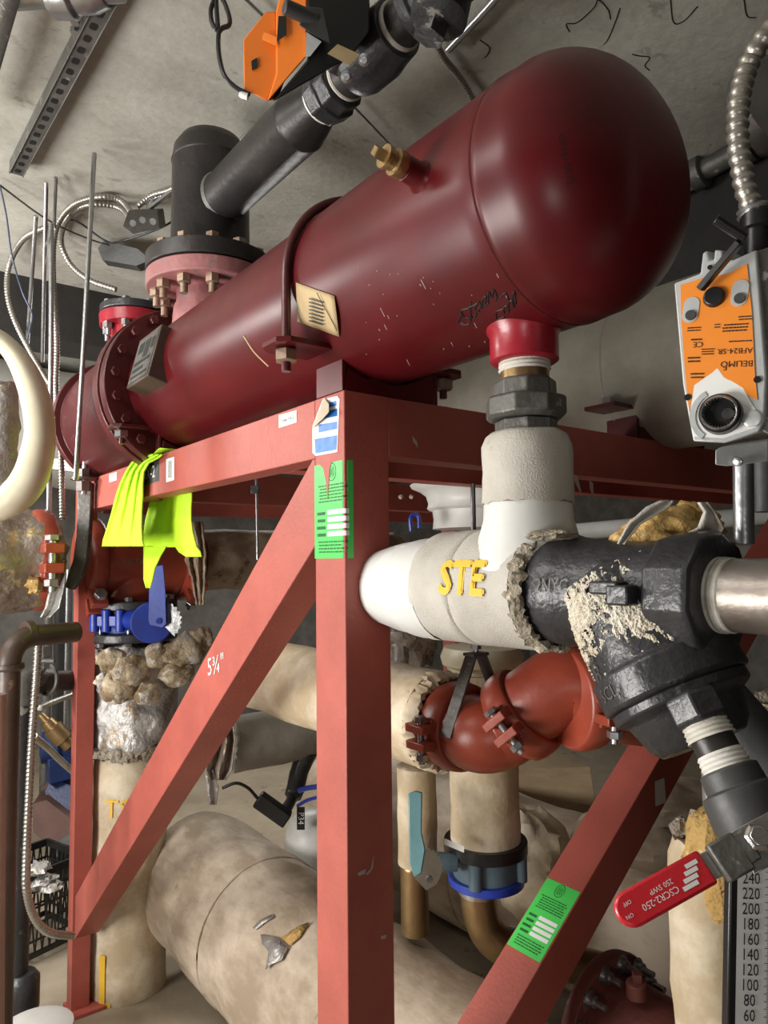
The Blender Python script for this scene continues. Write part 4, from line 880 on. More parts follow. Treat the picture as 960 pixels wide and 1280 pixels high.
# red casing with bolts
rc = thing('red_casing', 'rusty red domed casing with bolted flange at the bottom right', 'casing', at(775, 1290, 1.75))
C0 = at(768, 1290, 1.72)
b = MB(); b.lathe(C0+V((0, .03, 0)), (0, -1, 0), [(0, .1), (0, .165), (.02, .168), (.035, .165), (.037, .12)], 48); b.build('flange', 'rust_red', rc, bevel=.002)
b = MB(); b.lathe(C0, (0, -1, 0), [(0, .125), (.04, .125), (.10, .122), (.22, .115), (.30, .09), (.33, .05), (.335, .01)], 48); b.build('dome', 'rust_red', rc)
for k_ in range(14):
    a = PI*(.13+2*k_/14); q = C0+V((-.147*math.cos(a), 0, .147*math.sin(a)))
    b = MB(); b.lathe(q-V((0, .006, 0)), (0, -1, 0), [(0, .021), (.003, .021), (.003, .0135), (.017, .0135), (.018, .010), (.018, .0075), (.045, .0072)], 12); b.build('bolt', 'zinc', rc)
b = MB(); q = at(797, 1245, 1.62); b.lathe(q, UZ+V((-.1, 0, 0)), [(0, .024), (.03, .022), (.032, .018)], 20); b.lathe(q+UZ*.03, UZ, [(0, .013), (.018, .013)], 4); b.build('square_plug', 'rust_red', rc, bevel=.001)
# cut insulated post
cu = thing('cut_lagged_pipe', 'upright cream lagged pipe with cut yellow fibre top beside the thermometer', 'pipe', at(880, 1280, 1.25))
q = at(886, 1100, 1.25); z1 = at(886, 1048, 1.25).z
b = MB(); b.lathe((q.x, q.y, 0), UZ, [(0, .062), (.2, .063), (.4, .062), (.6, .064), (.8, .065), (z1-.03, .064), (z1, .056)], 36, jag=.01); b.build('lagging', 'cream_lag', cu, disp=(.006, 10, .05), sharp=60)
b = MB(); b.lump(at(893, 1062, 1.21), (.045, .045, .065), .25, 2, 28); b.lump(at(899, 1120, 1.20), (.03, .03, .05), .25, 2, 20); b.build('fibre_core', 'fibreglass', cu, 'exposed yellow fibre core', disp=(.004, 60))
b = MB(); [b.lump(at(850+i*7, 1034-i*3+(i % 3)*3, 1.26), (.014, .014, .016), .6, 3, 12) for i in range(7)]; b.build('frayed_top', 'fibre_grey', cu, 'frayed grey fibres')
b = MB(); b.lathe((at(902, 990, 1.3).x, at(902, 990, 1.3).y, at(902, 1045, 1.3).z), UZ, [(0, .032), (.2, .032)], 28); b.build('foil_wrapped_pipe', 'foil', None, label='foil wrapped pipe behind the blow-down nipple', cat='pipe')
b = MB(); b.cyl(at(880, 860, 1.02), at(1000, 1000, .95), .045, 28); b.build('grey_jacketed_pipe', 'dark_grey', None, label='dark grey jacketed pipe slanting behind the black strainer', cat='pipe')
b = MB(); b.lump(at(950, 905, 1.15), (.06, .06, .05), .4, 2, 24); b.build('fibre_clump', 'fibre_grey', None, label='grey fibre clump at the right edge behind the strainer', cat='insulation', disp=(.006, 40))
# distant white runs under the deck
MB().cyl(at(640, 672, 5.2), at(1000, 640, 4.6), .06, 24).build('white_overhead_pipe', 'pvc_white', None, label='white lagged pipe far behind, seen beneath the stand deck', cat='pipe')
MB().cyl(at(500, 700, 5.0), at(960, 690, 4.4), .05, 24).build('grey_overhead_pipe', 'grey_lag', None, label='grey lagged pipe just below the far white one', cat='pipe')
# pipe with couplings along the right soffit
sf = thing('soffit_pipe', 'slate grey pipe with couplings along the dark beam at right', 'pipe', onX(900, 205, 2.28))
A, B = onX(838, 236, 2.28), onX(985, 155, 2.28); dd = (B-A).normalized(); L_ = (B-A).length
MB().cyl(A, A+dd*L_*.2, .042, 24).build('stub', 'canvas', sf); MB().cyl(A+dd*L_*.2, B, .036, 24).build('pipe', 'grey_iron', sf)
for h in (.2, .62, .75): MB().lathe(A+dd*L_*h, dd, [(0, .04), (.005, .055), (.045, .055), (.05, .04)], 24).build('collar', 'grey_iron', sf, bevel=.002)
b = MB(); b.lathe(onX(975, 125, 1.9), (-.3, -1, .1), [(-.05, .02), (-.05, .13), (0, .13), (0, .02)], 40); b.build('galvanised_disc', 'zinc', None, label='round galvanised duct end at the upper right edge', cat='duct')

# ================================================================== TEE LINE ON THE LEFT
YT, ZT = 2.925, 1.655
def TX(px): return onY(px, 700, YT).x
tl = thing('grooved_tee', 'orange grooved tee with couplings under the hi-vis shirt', 'pipe fitting', (TX(165), YT, 1.5))
b = MB(); b.lathe((TX(100), YT, ZT), (1, 0, 0), [(0, .13), (.03, .142), (TX(222)-TX(100), .142)], 44); b.lathe((TX(162), YT, ZT-.05), -UZ, [(0, .128), (.06, .122), (.10, .108), (.14, .106), (.145, .116), (.175, .116)], 40); b.build('tee_body', 'groove_orange', tl, disp=(.001, 10))
coupling(tl, (TX(112), YT, ZT), (1, 0, 0), .142, .07, lug=(0, -.5, -.75), both=False)
coupling(tl, (TX(228), YT, ZT), (1, 0, 0), .142, .07, lug=(0, -.75, -.6), both=False)
k = MB(); f = lambda u, v: V((TX(163)+u, YT-.1445*math.cos(v/.142-.05), ZT+.1445*math.sin(v/.142-.05))); lettering(k, 'VICTAULIC', .030, f); k.build('cast_lettering', 'rust_bolt', tl, flat=True)
b = MB(); x1_ = TX(246); b.lathe((x1_, YT, ZT), (1, 0, 0), [(0, .10), (0, .128)]+[(.1+i*.12, .132) for i in range(9)], 44, jag=.03); 
rp = thing('stained_lagged_pipe', 'brown stained lagged pipe right of the hi-vis shirt', 'pipe', (x1_, YT, 1.5)); b.build('lagging', 'stained_lag', rp, disp=(.006, 8, .06), sharp=60)
g = MB(); drape(g, [(652, 226, 252), (680, 236, 256), (700, 232, 257), (722, 240, 256), (745, 243, 255), (756, 246, 254)], lambda a, c: at(a, c, 2.6), .016, 2); g.build('hanging_strip', 'stained_lag', rp, 'torn strip hanging from the lagging', solid=.008, disp=(.006, 30))
# foil covered left section
fp = thing('foil_lagged_pipe', 'crumpled foil covered pipe end at the left edge with orange coupling', 'pipe', (TX(30), YT, 1.45))
XF = onY(72, 700, 2.75).x
b = MB(); b.lathe((XF-.9, 2.75, 1.655), (1, 0, 0), [(0, .15), (.1, .185), (.3, .19), (.5, .185), (.7, .18), (.8, .178), (.88, .165), (.9, .12)], 48, jag=.02); b.build('foil_jacket', 'foil_brown', fp, disp=(.02, 9, .04), sharp=70)
b = MB(); [b.lump(at(a, c, 2.38), (.03, .03, .035), .5, 2.5, 14) for a, c in ((33, 715), (42, 728), (28, 700), (18, 668))]; b.build('fibre_patch', 'fibreglass', fp, 'yellow fibre showing through', disp=(.004, 40))
coupling(fp, (XF-.06, 2.75, 1.66), (1, 0, 0), .150, .07, lug=(0, -.93, .02), both=False)
g = MB(); drape(g, [(700, 70, 84), (715, 66, 82), (735, 62, 80), (760, 56, 74), (772, 50, 62)], lambda a, c: at(a, c, 2.42), .012, 1); g.build('foil_flap', 'foil', fp, solid=.003)
# bracket plate in front
hp = thing('hanger_plate', 'grey-green curved steel plate with threaded rod left of the tee', 'hanger', at(100, 745, 2.55))
b = MB(); path = [(101, 604), (101, 640), (100, 670), (97, 695), (92, 718), (86, 735)]
P_ = [at(a, c, 2.5) for a, c in path]
for i in range(len(P_)-1): pass
b.prism([at(a, c, 2.5) for a, c in [(96,603),(114,603),(113,640),(111,668),(108,700),(100,722),(90,738),(81,734),(84,720),(91,700),(95,670),(97,640)]], V((.02, .03, 0))); b.build('plate', 'grey_iron', hp, bevel=.003)
b = MB(); q = at(105, 600, 2.5); b.lathe(q, UZ, [(0, .045), (.008, .045)], 24); b.lathe(q+UZ*.008, UZ, [(0, .024), (.03, .024)], 6); b.lathe(q-UZ*.04, UZ, [(0, .026), (.035, .026)], 6); b.build('nut', 'brown_pipe', hp)
MB().cyl(q-UZ*.05, at(107, 560, 2.5), .009, 12).build('threaded_rod', 'zinc', hp)
# blue butterfly valve
def zt_(py): return at(165, py, 2.86).z
bx = (TX(166), YT)
bb = thing('lever_butterfly_valve', 'blue butterfly valve with upright blue lever and silver notch plate', 'valve', (bx[0], bx[1], zt_(805)))
for a, c in ((750, 762), (789, 800)):
    b = MB(); b.lathe((bx[0], bx[1], zt_(a)), -UZ, [(0, .12), (0, .172), (.004, .176), (.032, .176), (.036, .17), (.036, .12)], 48); b.build('flange', 'black_iron', bb, bevel=.002)
for i in range(8):
    a = .4+2*PI*i/8; q = V((bx[0]+.15*math.cos(a), bx[1]+.15*math.sin(a), 0)); b = MB(); b.cyl((q.x, q.y, zt_(803)), (q.x, q.y, zt_(747)), .008, 10); b.lathe((q.x, q.y, zt_(750)), UZ, [(0, .016), (.016, .016)], 6); b.lathe((q.x, q.y, zt_(800)), -UZ, [(0, .016), (.016, .016)], 6); b.build('bolt', 'zinc', bb)
b = MB(); b.lathe((bx[0], bx[1], zt_(761)), -UZ, [(0, .125), (zt_(761)-zt_(790), .125)], 40)
for px in (118, 133, 150): b.cyl(at(px, 762, 2.72), at(px, 790, 2.72), .018, 14)
b.obox(at(134, 776, 2.73), CR*.05, UZ*.02, F0*.02); b.cyl(at(160, 775, 2.76), at(190, 775, 2.62), .04, 20); b.build('valve_body', 'blue_enamel', bb, bevel=.003)
dq = at(190, 778, 2.60); dv = (EYE-dq).normalized(); dv.z = 0; dv.normalize()
b = MB(); b.lathe(dq, dv, [(0, .075), (.008, .075), (.012, .07)], 40); b.build('lever_disc', 'blue_enamel', bb)
b = MB(); b.prism([at(187,708,2.56), at(204,706,2.56), at(207,740,2.56), at(208,780,2.56), at(203,785,2.56), at(188,782,2.56), at(185,776,2.56)], -dv*.02+V((0, 0, 0))); b.lathe(at(199, 776, 2.565), dv, [(0, .012), (.012, .011)], 12); b.build('lever', 'blue_enamel', bb, bevel=.002)
b = MB(); pts = [at(198, 775, 2.585)]
for i in range(19):
    t = math.radians(8+i*7.2); rr = 27 if i % 2 else 30; pts.append(at(198+rr*math.sin(t), 776-rr*math.cos(t)*.9, 2.585))
b.prism(pts, -dv*.004); b.build('notch_plate', 'bright_steel', bb)
# ragged insulation and cream riser
ri = thing('lagged_riser', 'cream lagged riser with crumpled foil and fibre at its top, left of the brace', 'pipe', (bx[0], bx[1], 0))
b = MB(); zt0 = zt_(803); zb0 = zt_(935); H = zt0-zb0
b.lathe((bx[0]+.02, bx[1], zt0), -UZ, [(0, .12), (.01, .165), (.06, .175), (H*.35, .165), (H*.55, .158), (H*.75, .172), (H*.9, .175), (H*.97, .165), (H, .14)], 56, jag=.03); b.build('foil_wrap', 'foil', ri, disp=(.034, 8, .022), sharp=80)
b = MB()
for a, c, D, R in ((140, 825, 2.70, .05), (165, 838, 2.66, .06), (150, 860, 2.66, .06), (185, 868, 2.66, .045), (200, 820, 2.70, .05), (232, 815, 2.75, .075), (250, 800, 2.78, .05), (222, 840, 2.73, .06), (130, 850, 2.72, .03)):
    b.lump(at(a, c, D), (R*1.1, R*.6, R*.95), .3, 1.5, 28)
b.build('fibre_wad', 'wad', ri, 'tan fibre wads bulging out', disp=(.006, 30), sharp=180)
b = MB(); b.ragged((bx[0], bx[1], zt_(934)), UZ, .158, .035, .03, .014)
b.build('frayed_edge', 'fibre_grey', ri)
b = MB(); n = 16; zc0 = zt_(938); b.lathe((bx[0], bx[1], zc0), -UZ, [(0, .12), (.01, .138)]+[(.05+(zc0-.05)*i/n, .142+(.004 if i*(zc0)/n > .75 else 0)) for i in range(n+1)], 48); b.build('lagging', 'cream_lag', ri, disp=(.005, 9, .06), sharp=60)
k = MB(); f = lambda u, v: V((bx[0]-.147*math.sin(.62-u/.147), bx[1]-.147*math.cos(.62-u/.147), zt_(1000)+v)); lettering(k, 'TS', .095, f); k.build('stencil', 'yellow_paint', ri, 'yellow stencilled letters', flat=True)
k = MB(); f = lambda u, v: V((bx[0]-.149*math.sin(.95-u/.147), bx[1]-.149*math.cos(.95-u/.147), zt_(1215)+v)); quad(k, f, -.012, .012, -.15, .12); quad(k, f, -.012, .035, -.09, -.05); k.build('arrow_band', 'yellow_paint', ri, flat=True)

# ---- hi-vis shirt over the beam
sh = thing('safety_shirt', 'fluorescent yellow shirt draped over the front left beam', 'shirt', onX(190, 640, x0-.02))
fr = lambda a, c: onX(a, c, x0-.016)
g = MB()
rows = [(568,184,203),(572,171,199),(579,164,186),(590,157,180),(605,150,179),(620,145,179),(640,140,178),(660,134,178),(675,129,179),(683,128,181)]
drape(g, rows, fr, .016, 3.2, 32, sub=4); g.build('front_drape', 'hivis', sh, solid=.004)
g = MB(); vs = []
for i in range(13):
    u = i/12; a = onX(173+30*u, 573-4*u, x0-.012); 
    for j in range(7): vs.append(V((x0-.012+.10*j/6, a.y-.05*(j/6)*0, z0+.006+.006*math.sin(u*9))))
g.add(vs, [(i*7+j, i*7+j+1, (i+1)*7+j+1, (i+1)*7+j) for i in range(12) for j in range(6)]); g.build('top_fold', 'hivis', sh, solid=.004)
bk = lambda a, c: onX(a, c, x0+.085)
g = MB(); rows = [(606,190,239),(618,189,240),(635,186,239),(650,182,239),(665,180,241),(680,180,245),(684,180,246)]; drape(g, rows, bk, .016, 2.6, 26, ph=1); g.build('rear_drape', 'hivis', sh, solid=.004)
g = MB(); rows = [(683,180,208),(695,180,201),(710,180,194),(725,180,191),(735,183,188)]; drape(g, rows, bk, .008, 1.3, 14); g.build('hanging_sleeve', 'hivis', sh, solid=.004)
g = MB(); rows = [(683,219,246),(690,224,251),(696,233,252)]; drape(g, rows, bk, .006, 1, 12); g.build('hanging_sleeve', 'hivis', sh, solid=.004)

# ================================================================== FAR LEFT PIPES AND CLUTTER
el = thing('elbow_jacket', 'broken cream plastic elbow cover curving at the left edge', 'pipe cover', at(40, 640, 1.8))
def jacket(pts, name, mat, par, n=14, dep=.09):
    vs = []; m_ = len(pts)
    P = smoothpath([at(a, c, 1.8) for a, c, w_ in pts], 5); Wd = [w_ for a, c, w_ in pts]; WW = []
    for i in range(len(pts)-1): WW += [Wd[i]+(Wd[i+1]-Wd[i])*k/5 for k in range(5)]
    WW.append(Wd[-1])
    for i, p in enumerate(P):
        t = (P[min(i+1, len(P)-1)]-P[max(i-1, 0)]).normalized(); d = (EYE-p).normalized(); s_ = t.cross(d).normalized(); w_ = WW[i]/FPX*1.8
        for j in range(n+1):
            a = -PI*.5+PI*1.05*j/n; vs.append(p+s_*w_*math.sin(a)+d*(dep*.6*math.cos(a)))
    g = MB(); g.add(vs, [(i*(n+1)+j, i*(n+1)+j+1, (i+1)*(n+1)+j+1, (i+1)*(n+1)+j) for i in range(len(P)-1) for j in range(n)]); return g.build(name, mat, par, solid=.005, sharp=60)
jacket([(-40,412,10),(-8,420,10),(16,440,12),(34,470,15),(46,505,17),(50,540,17),(46,570,19),(38,596,20),(22,618,20),(0,632,18),(-40,640,16)], 'shell', 'pvc_cream', el)
b = MB(); b.lathe(at(-4, 640, 1.95), UZ, [(0, .055), (.1, .058), (.2, .05), (.36, .045)], 32, jag=.02); b.build('foil_wrapped_riser', 'foil', None, label='foil wrapped pipe inside the broken cream elbow cover', cat='pipe', disp=(.01, 16, .03))
def tube(name, label, pts, r, mat, cat, seg=24, smooth=True, grp=None):
    return MB().sweep(smoothpath(pts, 7) if smooth else pts, r, seg).build(name, mat, None, label=label, cat=cat, sharp=60, group=grp)
be = thing('brown_pipe_elbow', 'brown elbow and pipe run nearest the lower left edge', 'pipe', at(10, 1280, 2.1))
MB().sweep(fillet([at(95, 790, 2.35), at(12, 797, 2.15), (at(12, 797, 2.15).x, at(12, 797, 2.15).y, .0)], .09, 10), .033, 24).build('pipe', 'brown_pipe', be, sharp=60)
b = MB(); q = at(12, 830, 2.15); b.lathe(q, -UZ, [(0, .04), (.012, .042), (.02, .034)], 24); q = at(30, 793, 2.2); b.lathe(q, at(95, 790, 2.35)-q, [(0, .04), (.02, .042), (.03, .034)], 24); b.build('collar', 'brown_pipe', be)
bl2 = thing('black_pipe_riser', 'scaly black riser with grey elbow behind the brown pipe run', 'pipe', at(28, 1240, 2.6))
p1 = at(100, 850, 2.8); p2 = at(29, 853, 2.6)
MB().sweep(fillet([p1, p2, (p2.x, p2.y, .0)], .1, 10), .038, 24).build('pipe', 'scaly_black', bl2, sharp=60)
b = MB(); b.sweep(fillet([at(60, 851, 2.7), p2, (p2.x, p2.y, at(29, 880, 2.6).z)], .1, 10), .046, 24); b.build('elbow', 'grey_iron', bl2, sharp=60)
b = MB(); b.lathe(at(29, 1215, 2.6), -UZ, [(0, .04), (.02, .055), (.12, .055), (.14, .045)], 24); b.build('coupling', 'black_iron', bl2)
tube('pink_painted_pipe', 'dusty pink upright pipe at the lower left edge', [at(-3, 868, 2.0), at(-4, 1000, 2.0), at(-6, 1300, 2.0)], .022, 'dusty_pink_pipe', 'pipe')
p, rr = flexpath(smoothpath([at(48, 800, 2.3), at(45, 850, 2.3), at(40, 920, 2.3), at(36, 1000, 2.3), at(33, 1070, 2.3), at(33, 1110, 2.3), at(42, 1145, 2.35), at(60, 1165, 2.4), at(90, 1170, 2.5)]), .012, .12, 1.1)
MB().sweep(p, rr, 12).build('flexible_conduit', 'flex', None, label='ribbed conduit looping down to the far leg at lower left', cat='conduit', sharp=70)
p, rr = flexpath(smoothpath([at(42, 920, 2.7), at(60, 935, 2.8), at(75, 950, 2.9), at(95, 968, 3.0)]), .012, .12, 1.1)
MB().sweep(p, rr, 12).build('flexible_conduit', 'flex', None, label='short ribbed conduit slanting toward the blue pump', cat='conduit', sharp=70)
p, rr = flexpath(smoothpath([at(50, 885, 2.7), at(65, 878, 2.8), at(92, 868, 3.0)]), .010, .12, 1.1)
MB().sweep(p, rr, 12).build('flexible_conduit', 'flex', None, label='short ribbed conduit above the brass fitting', cat='conduit', sharp=70)
cl = thing('pipe_clamp', 'grey pipe clamp hanging on the elbow behind the ribbed conduit', 'clamp', at(60, 860, 2.6))
b = MB(); b.torus(at(60, 850, 2.66), (p1-p2), .052, .007, 28, 8); b.bar(at(58, 835, 2.62), at(57, 808, 2.62), .02, .02); b.lathe(at(58, 826, 2.60), CR, [(-.03, .01), (.03, .01)], 10); b.build('strap', 'grey_iron', cl)
pu = thing('blue_pump', 'dark blue pump on brown plinth beyond the far leg', 'pump', at(75, 1060, 4.2))
b = MB(); b.lathe(at(50, 935, 4.2), CR+F0*.4, [(0, .05), (.01, .09), (.10, .09), (.12, .07), (.16, .09), (.30, .10), (.32, .06)], 28); b.bar(at(72, 945, 4.2), at(74, 975, 4.2), .12, .1); b.build('motor', 'deep_blue', pu, bevel=.004)
b = MB(); b.prism([at(56,990,4.2), at(64,970,4.2), at(95,985,4.2), at(95,1035,4.1), at(60,1005,4.1)], V((.3, .3, 0))); b.build('base_frame', 'deep_blue', pu, bevel=.004)
b = MB(); q = at(41, 1060, 4.0); b.prism([at(41,1005,4.0), at(58,1000,4.1), at(110,1040,4.0), at(110,1070,4.0), at(70,1065,3.9), at(41,1040,4.0)], V((.2, .5, 0))); b.build('plinth', 'plinth', pu)
b = MB(); q = at(50, 893, 4.1); b.lathe(q, at(90, 936, 4.15)-q, [(0, .02), (.05, .025), (.055, .038), (.10, .042), (.105, .055), (.20, .055), (.205, .038), (.25, .038)], 20); b.build('fitting', 'brass', pu, 'brass fitting')
MB().prism([at(64,1060,3.4), at(72,1052,3.4), at(90,1056,3.4), at(90,1100,3.4), at(62,1104,3.4)], F0*.12).build('conduit_box', 'grey_iron', None, label='grey cast conduit box on the floor by the far leg', cat='junction box', bevel=.006)
kr = thing('plastic_crate', 'black lattice plastic crate on the floor at lower left', 'crate', at(60, 1200, 3.0))
cq = [at(24, 1212, 3.0), at(92, 1190, 3.2)]; u_ = (cq[1]-cq[0]); u_.z = 0; W_ = u_.length*1.2; u_.normalize(); v_ = V((-u_.y, u_.x, 0)); zb1 = 0.02; Hc = .33
o0 = V((cq[0].x, cq[0].y, zb1))
b = MB()
for (s0_, dr, Wn) in ((o0, u_, W_), (o0+v_*.3, u_, W_), (o0, v_, .3), (o0+u_*W_, v_, .3)):
    b.bar(s0_+UZ*.01, s0_+dr*Wn+UZ*.01, .012, .02, up=UZ); b.bar(s0_+UZ*Hc, s0_+dr*Wn+UZ*Hc, .014, .03, up=UZ)
    nn_ = 9
    for i in range(nn_): 
        b.bar(s0_+dr*Wn*i/nn_+UZ*.01, s0_+dr*Wn*(i+1)/nn_+UZ*(Hc), .006, .006); b.bar(s0_+dr*Wn*(i+1)/nn_+UZ*.01, s0_+dr*Wn*i/nn_+UZ*(Hc), .006, .006)
    for i in range(1, 5): b.bar(s0_+UZ*Hc*i/5, s0_+dr*Wn+UZ*Hc*i/5, .006, .008, up=UZ)
b.build('lattice', 'black_plastic', kr)
b = MB(); [b.lump(at(a, c, 3.05), (.045, .045, .02), .7, 3, 14) for a, c in ((48, 1085), (56, 1100), (44, 1105), (62, 1108))]; b.build('foil_scraps', 'foil', None, label='crumpled foil scraps on top of the lattice crate', cat='scraps', kind='stuff')
b = MB(); b.lathe((at(44, 1285, 2.4).x, at(44, 1285, 2.4).y, 0), UZ, [(0, .10), (.12, .12), (.15, .115), (.16, .08), (.165, .01)], 32); b.build('white_bucket', 'pvc_white', None, label='white lidded bucket at the bottom left corner', cat='bucket')
# slim background uprights beyond far leg
for i, (px, D, r_, mt_, lb_) in enumerate(((57, 4.6, .03, 'grey_iron', 'thin grey upright pipe behind the black riser'), (72, 4.8, .035, 'dark_grey', 'dark upright pipe between the riser and far leg'), (82, 5.0, .03, 'zinc', 'pale galvanised upright pipe next to the far leg'))):
    q = at(px, 900, D); MB().cyl((q.x, q.y, .0), (q.x, q.y, 1.6), r_, 16).build('background_pipe', mt_, None, label=lb_, cat='pipe')

# ================================================================== UPPER LEFT
stt = thing('perforated_strut', 'slotted steel strut channel fixed under the ceiling at upper left', 'strut', (.42, 2.1, 2.95))
A, B = onZ(20, 218, 2.955), onZ(128, 12, 2.955); d_ = (B-A).normalized(); A = A; L_ = (B-A).length+.5; sd = d_.cross(UZ).normalized()
b = MB(); b.obox(A+d_*L_/2+UZ*.02, d_*L_/2, sd*.021, UZ*.021, 0)
for sg in (-1, 1): b.obox(A+d_*L_/2+sd*sg*.0205+UZ*.0, d_*L_/2, sd*.0015, UZ*.006, 0)
b.build('channel', 'grey_iron', stt, bevel=.002)
for i in range(22):
    q = A+d_*(.03+i*.051)-UZ*.0015; b = MB(); P_ = [q+d_*(.013*math.copysign(abs(math.cos(t))**.6, math.cos(t)))+sd*(.0095*math.copysign(abs(math.sin(t))**.6, math.sin(t))) for t in [2*PI*j/16 for j in range(16)]]; b.prism(P_, (0, 0, .002)); b.build('slot', 'black_plastic', stt)
hb = thing('hanger_bolt', 'short zinc threaded hanger bolt below the slotted strut', 'bolt', at(97, 72, 1.95))
b = MB(); b.cyl(at(93, 20, 1.95), at(96, 72, 1.95), .0055, 10); b.lathe(at(95, 36, 1.95), -UZ, [(0, .014), (.014, .014)], 6); b.lathe(at(94, 20, 1.95), -UZ, [(0, .013), (.02, .010)], 12); b.torus(at(99, 33, 1.95), F0, .012, .0015, 16, 5); b.build('rod', 'zinc', hb)
b = MB(); A2, B2 = onZ(-30, 150, 2.9), onZ(18, -30, 2.9); b.cyl(A2, B2, .022, 20); b.build('ceiling_conduit', 'grey_iron', None, label='grey conduit under the ceiling in the top left corner', cat='conduit')
cpl = thing('top_edge_pipe', 'silver pipe and coupling crossing the top left edge', 'pipe', at(60, 0, 1.8))
MB().cyl(at(-40, -8, 1.75), at(150, -22, 2.0), .04, 24).build('pipe', 'zinc', cpl)
b = MB(); b.lathe(at(68, -14, 1.85), at(150, -22, 2.0)-at(-40, -8, 1.75), [(-.02, .045), (-.01, .06), (.04, .065), (.05, .055), (.09, .055), (.12, .045)], 24); b.lump(at(92, 6, 1.82), (.03, .025, .018), .2, 2, 16); b.lump(at(70, 2, 1.82), (.015, .015, .015), .2, 2, 12); b.build('coupling', 'zinc', cpl, bevel=.002)
for (a, c, a2, c2_, D, D2, r_, lb_) in ((118, 192, 95, 600, 2.27, 2.12, .0075, 'long bright threaded rod hanging left of the flanges'), (58, 228, 53, 452, 2.9, 2.9, .007, 'thin threaded rod second from the left edge'), (70, 222, 66, 330, 2.8, 2.8, .006, 'short thin threaded rod beside the ribbed conduits'), (45, 270, 34, 432, 3.1, 3.1, .008, 'dark threaded rod nearest the left edge')):
    MB().cyl(at(a, c, D), at(a2, c2_, D2), r_, 12).build('threaded_rod', 'zinc', None, label=lb_, cat='rod')
def flexi(label, pts, r, mat='flex', name='flexible_conduit'):
    p, rr = flexpath(smoothpath(pts), r, .12, 1.2); MB().sweep(p, rr, 12).build(name, mat, None, label=label, cat='conduit', sharp=70)
flexi('ribbed conduit rising from a loop beside the junction box, inner one', [at(166,268,2.48), at(150,250,2.55), at(125,246,2.6), at(95,254,2.6), at(75,275,2.6), at(67,305,2.6), at(67,360,2.6), at(71,430,2.6), at(70,490,2.6), at(76,560,2.6), at(78,650,2.6)], .010)
flexi('ribbed conduit looping wide past the rods toward the junction box', [at(165,275,2.5), at(148,259,2.7), at(110,256,2.9), at(85,272,2.9), at(76,300,2.9), at(88,330,2.9), at(112,350,2.9), at(145,362,2.9)], .011)
flexi('ribbed conduit curving down behind the cream elbow cover', [at(60,283,3.0), at(30,298,3.0), at(12,330,3.0), at(9,365,3.0), at(18,400,3.0), at(38,440,3.0), at(62,480,3.0), at(85,510,3.0), at(95,530,3.0)], .011)
tube('steel_conduit', 'smooth steel conduit running down beside the ribbed one', [at(64,280,2.55), at(64,400,2.55), at(63,520,2.55), at(61,650,2.55)], .009, 'zinc', 'conduit')
tube('black_lead', 'thin black cable sagging under the junction box', [at(50,285,2.8), at(90,275,2.8), at(130,300,2.7), at(150,302,2.6), at(200,285,2.5), at(225,270,2.5)], .004, 'black_plastic', 'cable', 8)
tube('blue_wire', 'thin blue-grey wire hanging at the left edge', [at(0,232,2.4), at(8,270,2.4), at(15,320,2.4), at(28,365,2.5), at(40,392,2.5), at(38,408,2.5), at(34,425,2.5)], .003, 'wire_blue', 'wire', 8)
tube('suspended_line', 'thin grey wire stretched across the ceiling at left', [at(-5,228,2.4), at(60,275,2.6), at(115,300,2.8), at(160,312,2.9)], .0035, 'grey_iron', 'wire', 8)
jb = thing('junction_box', 'square galvanised junction box with knockouts near the capped pipe', 'junction box', at(177, 290, 2.45))
b = MB(); b.prism([at(153,283,2.4), at(160,263,2.45), at(197,262,2.45), at(200,285,2.4), at(166,293,2.35)], F0*.07+UZ*.04); b.build('box', 'grey_iron', jb, bevel=.003)
for a, c in ((178, 275), (191, 277), (166, 279)): MB().lathe(at(a, c, 2.385), (EYE-at(a, c, 2.4)).normalized(), [(0, .011), (.003, .011), (.003, .008)], 20).build('knockout', 'zinc', jb)
b = MB(); b.prism([at(122,310,2.9), at(130,300,2.9), at(172,310,2.8), at(190,325,2.8), at(170,332,2.8), at(128,325,2.9)], F0*.06); b.build('junction_box', 'dark_grey', None, label='dark junction box below the galvanised one', cat='junction box', bevel=.003)
b = MB(); b.bar(at(185, 262, 2.5), at(218, 236, 2.45), .012, .012); b.build('conduit_connector', 'zinc', None, label='zinc connector leaving the galvanised junction box', cat='connector')
for i, (o1, o2, rr_, lb_) in enumerate((((172, 258), (640, -70), .010, 'ribbed ceiling conduit left of the steel branch pipe'), ((186, 262), (650, -58), .011, 'smooth ceiling conduit nearest the steel branch pipe'))):
    P_ = [at(o1[0], o1[1], 2.55), at(o1[0]+20, o1[1]-18, 2.5), onX(218+i*4, 236+i*4, 1.02)]
    P_ = [at(o1[0], o1[1], 2.5), at(190+i*6, 244+i*2, 2.5), at(222, 232+i*6, 2.5), at(300, 178+i*9, 2.35), at(370, 108+i*10, 2.05), at(470, 10+i*12, 1.7), at(560, -75+i*14, 1.45)]
    if i == 0: p, rr2 = flexpath(smoothpath(P_), rr_, .12, 1.2); MB().sweep(p, rr2, 12).build('flexible_conduit', 'flex', None, label=lb_, cat='conduit', sharp=70)
    else: MB().sweep(smoothpath(P_), rr_, 14).build('steel_conduit', 'zinc', None, label=lb_, cat='conduit')
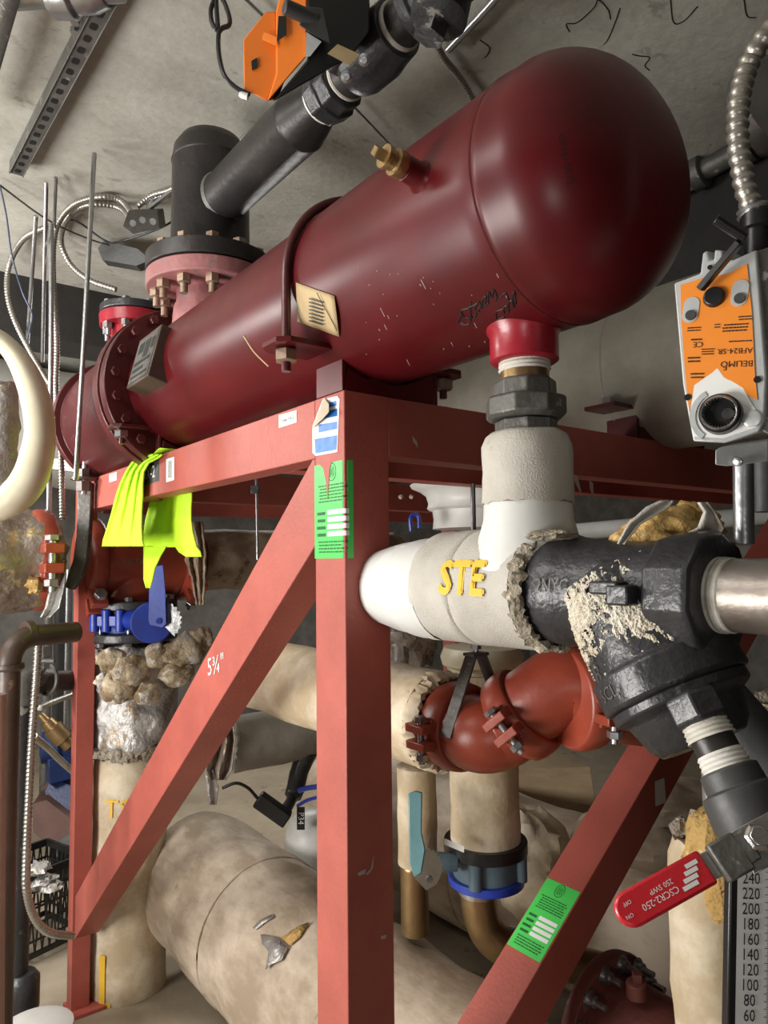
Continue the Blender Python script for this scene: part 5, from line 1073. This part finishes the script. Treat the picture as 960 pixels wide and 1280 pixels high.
tube('steel_conduit', 'galvanised conduit at the top edge beyond the actuator', [at(560,62,1.9), at(600,20,1.75), at(640,-25,1.6)], .010, 'zinc', 'conduit')
flexi('ribbed conduit descending behind the vessel from the black tee', [at(545,55,1.9), at(556,75,1.9), at(575,98,1.95), at(600,140,2.0)], .009)
tube('wire_run', 'thin straight wire on the ceiling ending at the vessel top', [onZ(440,131,2.97), onZ(498,192,2.97), onZ(520,215,2.97)], .004, 'zinc', 'wire', 8, False)
tube('wire_run', 'thin straight wire beside the orange actuator on the ceiling', [onZ(300,-8,2.97), onZ(345,35,2.97)], .004, 'zinc', 'wire', 8, False)
# hardware rail and white wrapped duct behind the far rods
MB().bar(at(28, 405, 3.6), at(128, 425, 3.6), .05, .04, up=UZ).build('support_rail', 'zinc', None, label='galvanised rail across the rods at left', cat='rail')
b = MB(); A3 = at(30, 500, 4.4); b.lathe(at(-60, 520, 4.3), V((1, .25, 0)), [(0, .40), (.3, .41), (.6, .40), (.9, .41), (1.3, .40), (1.35, .2)], 48); b.build('white_wrapped_duct', 'pvc_white', None, label='large white wrapped duct behind the rods at left', cat='duct', disp=(.025, 3, .12), sharp=60)
b = MB(); b.bar(at(55, 578, 2.75), onp(160, 592, 2, z0+.02), .02, .045, up=UZ); b.build('dark_support_bar', 'maroon', None, label='dark maroon bar crossing behind the vessel rear flange', cat='bar', bevel=.002)
bz = bpy.data.objects['white_wrapped_duct']
b = MB(); b.obox(at(95, 488, 3.6), CR*.03, F0*.02, UZ*.025); b.lump(at(100, 488, 3.55), .02, .2, 2, 12); b.build('clamp_block', 'black_iron', bz, bevel=.003)
# thin drop rod with clip under the left beam
dr_ = thing('drop_rod', 'thin drop rod with beam clip hanging under the left beam', 'rod', at(321, 700, 2.1))
MB().cyl(at(320, 588, 2.1), at(322, 700, 2.1), .004, 10).build('rod', 'zinc', dr_)
b = MB(); b.obox(at(319, 612, 2.08), CR*.012, F0*.008, UZ*.012); b.build('clip', 'black_iron', dr_, bevel=.002)
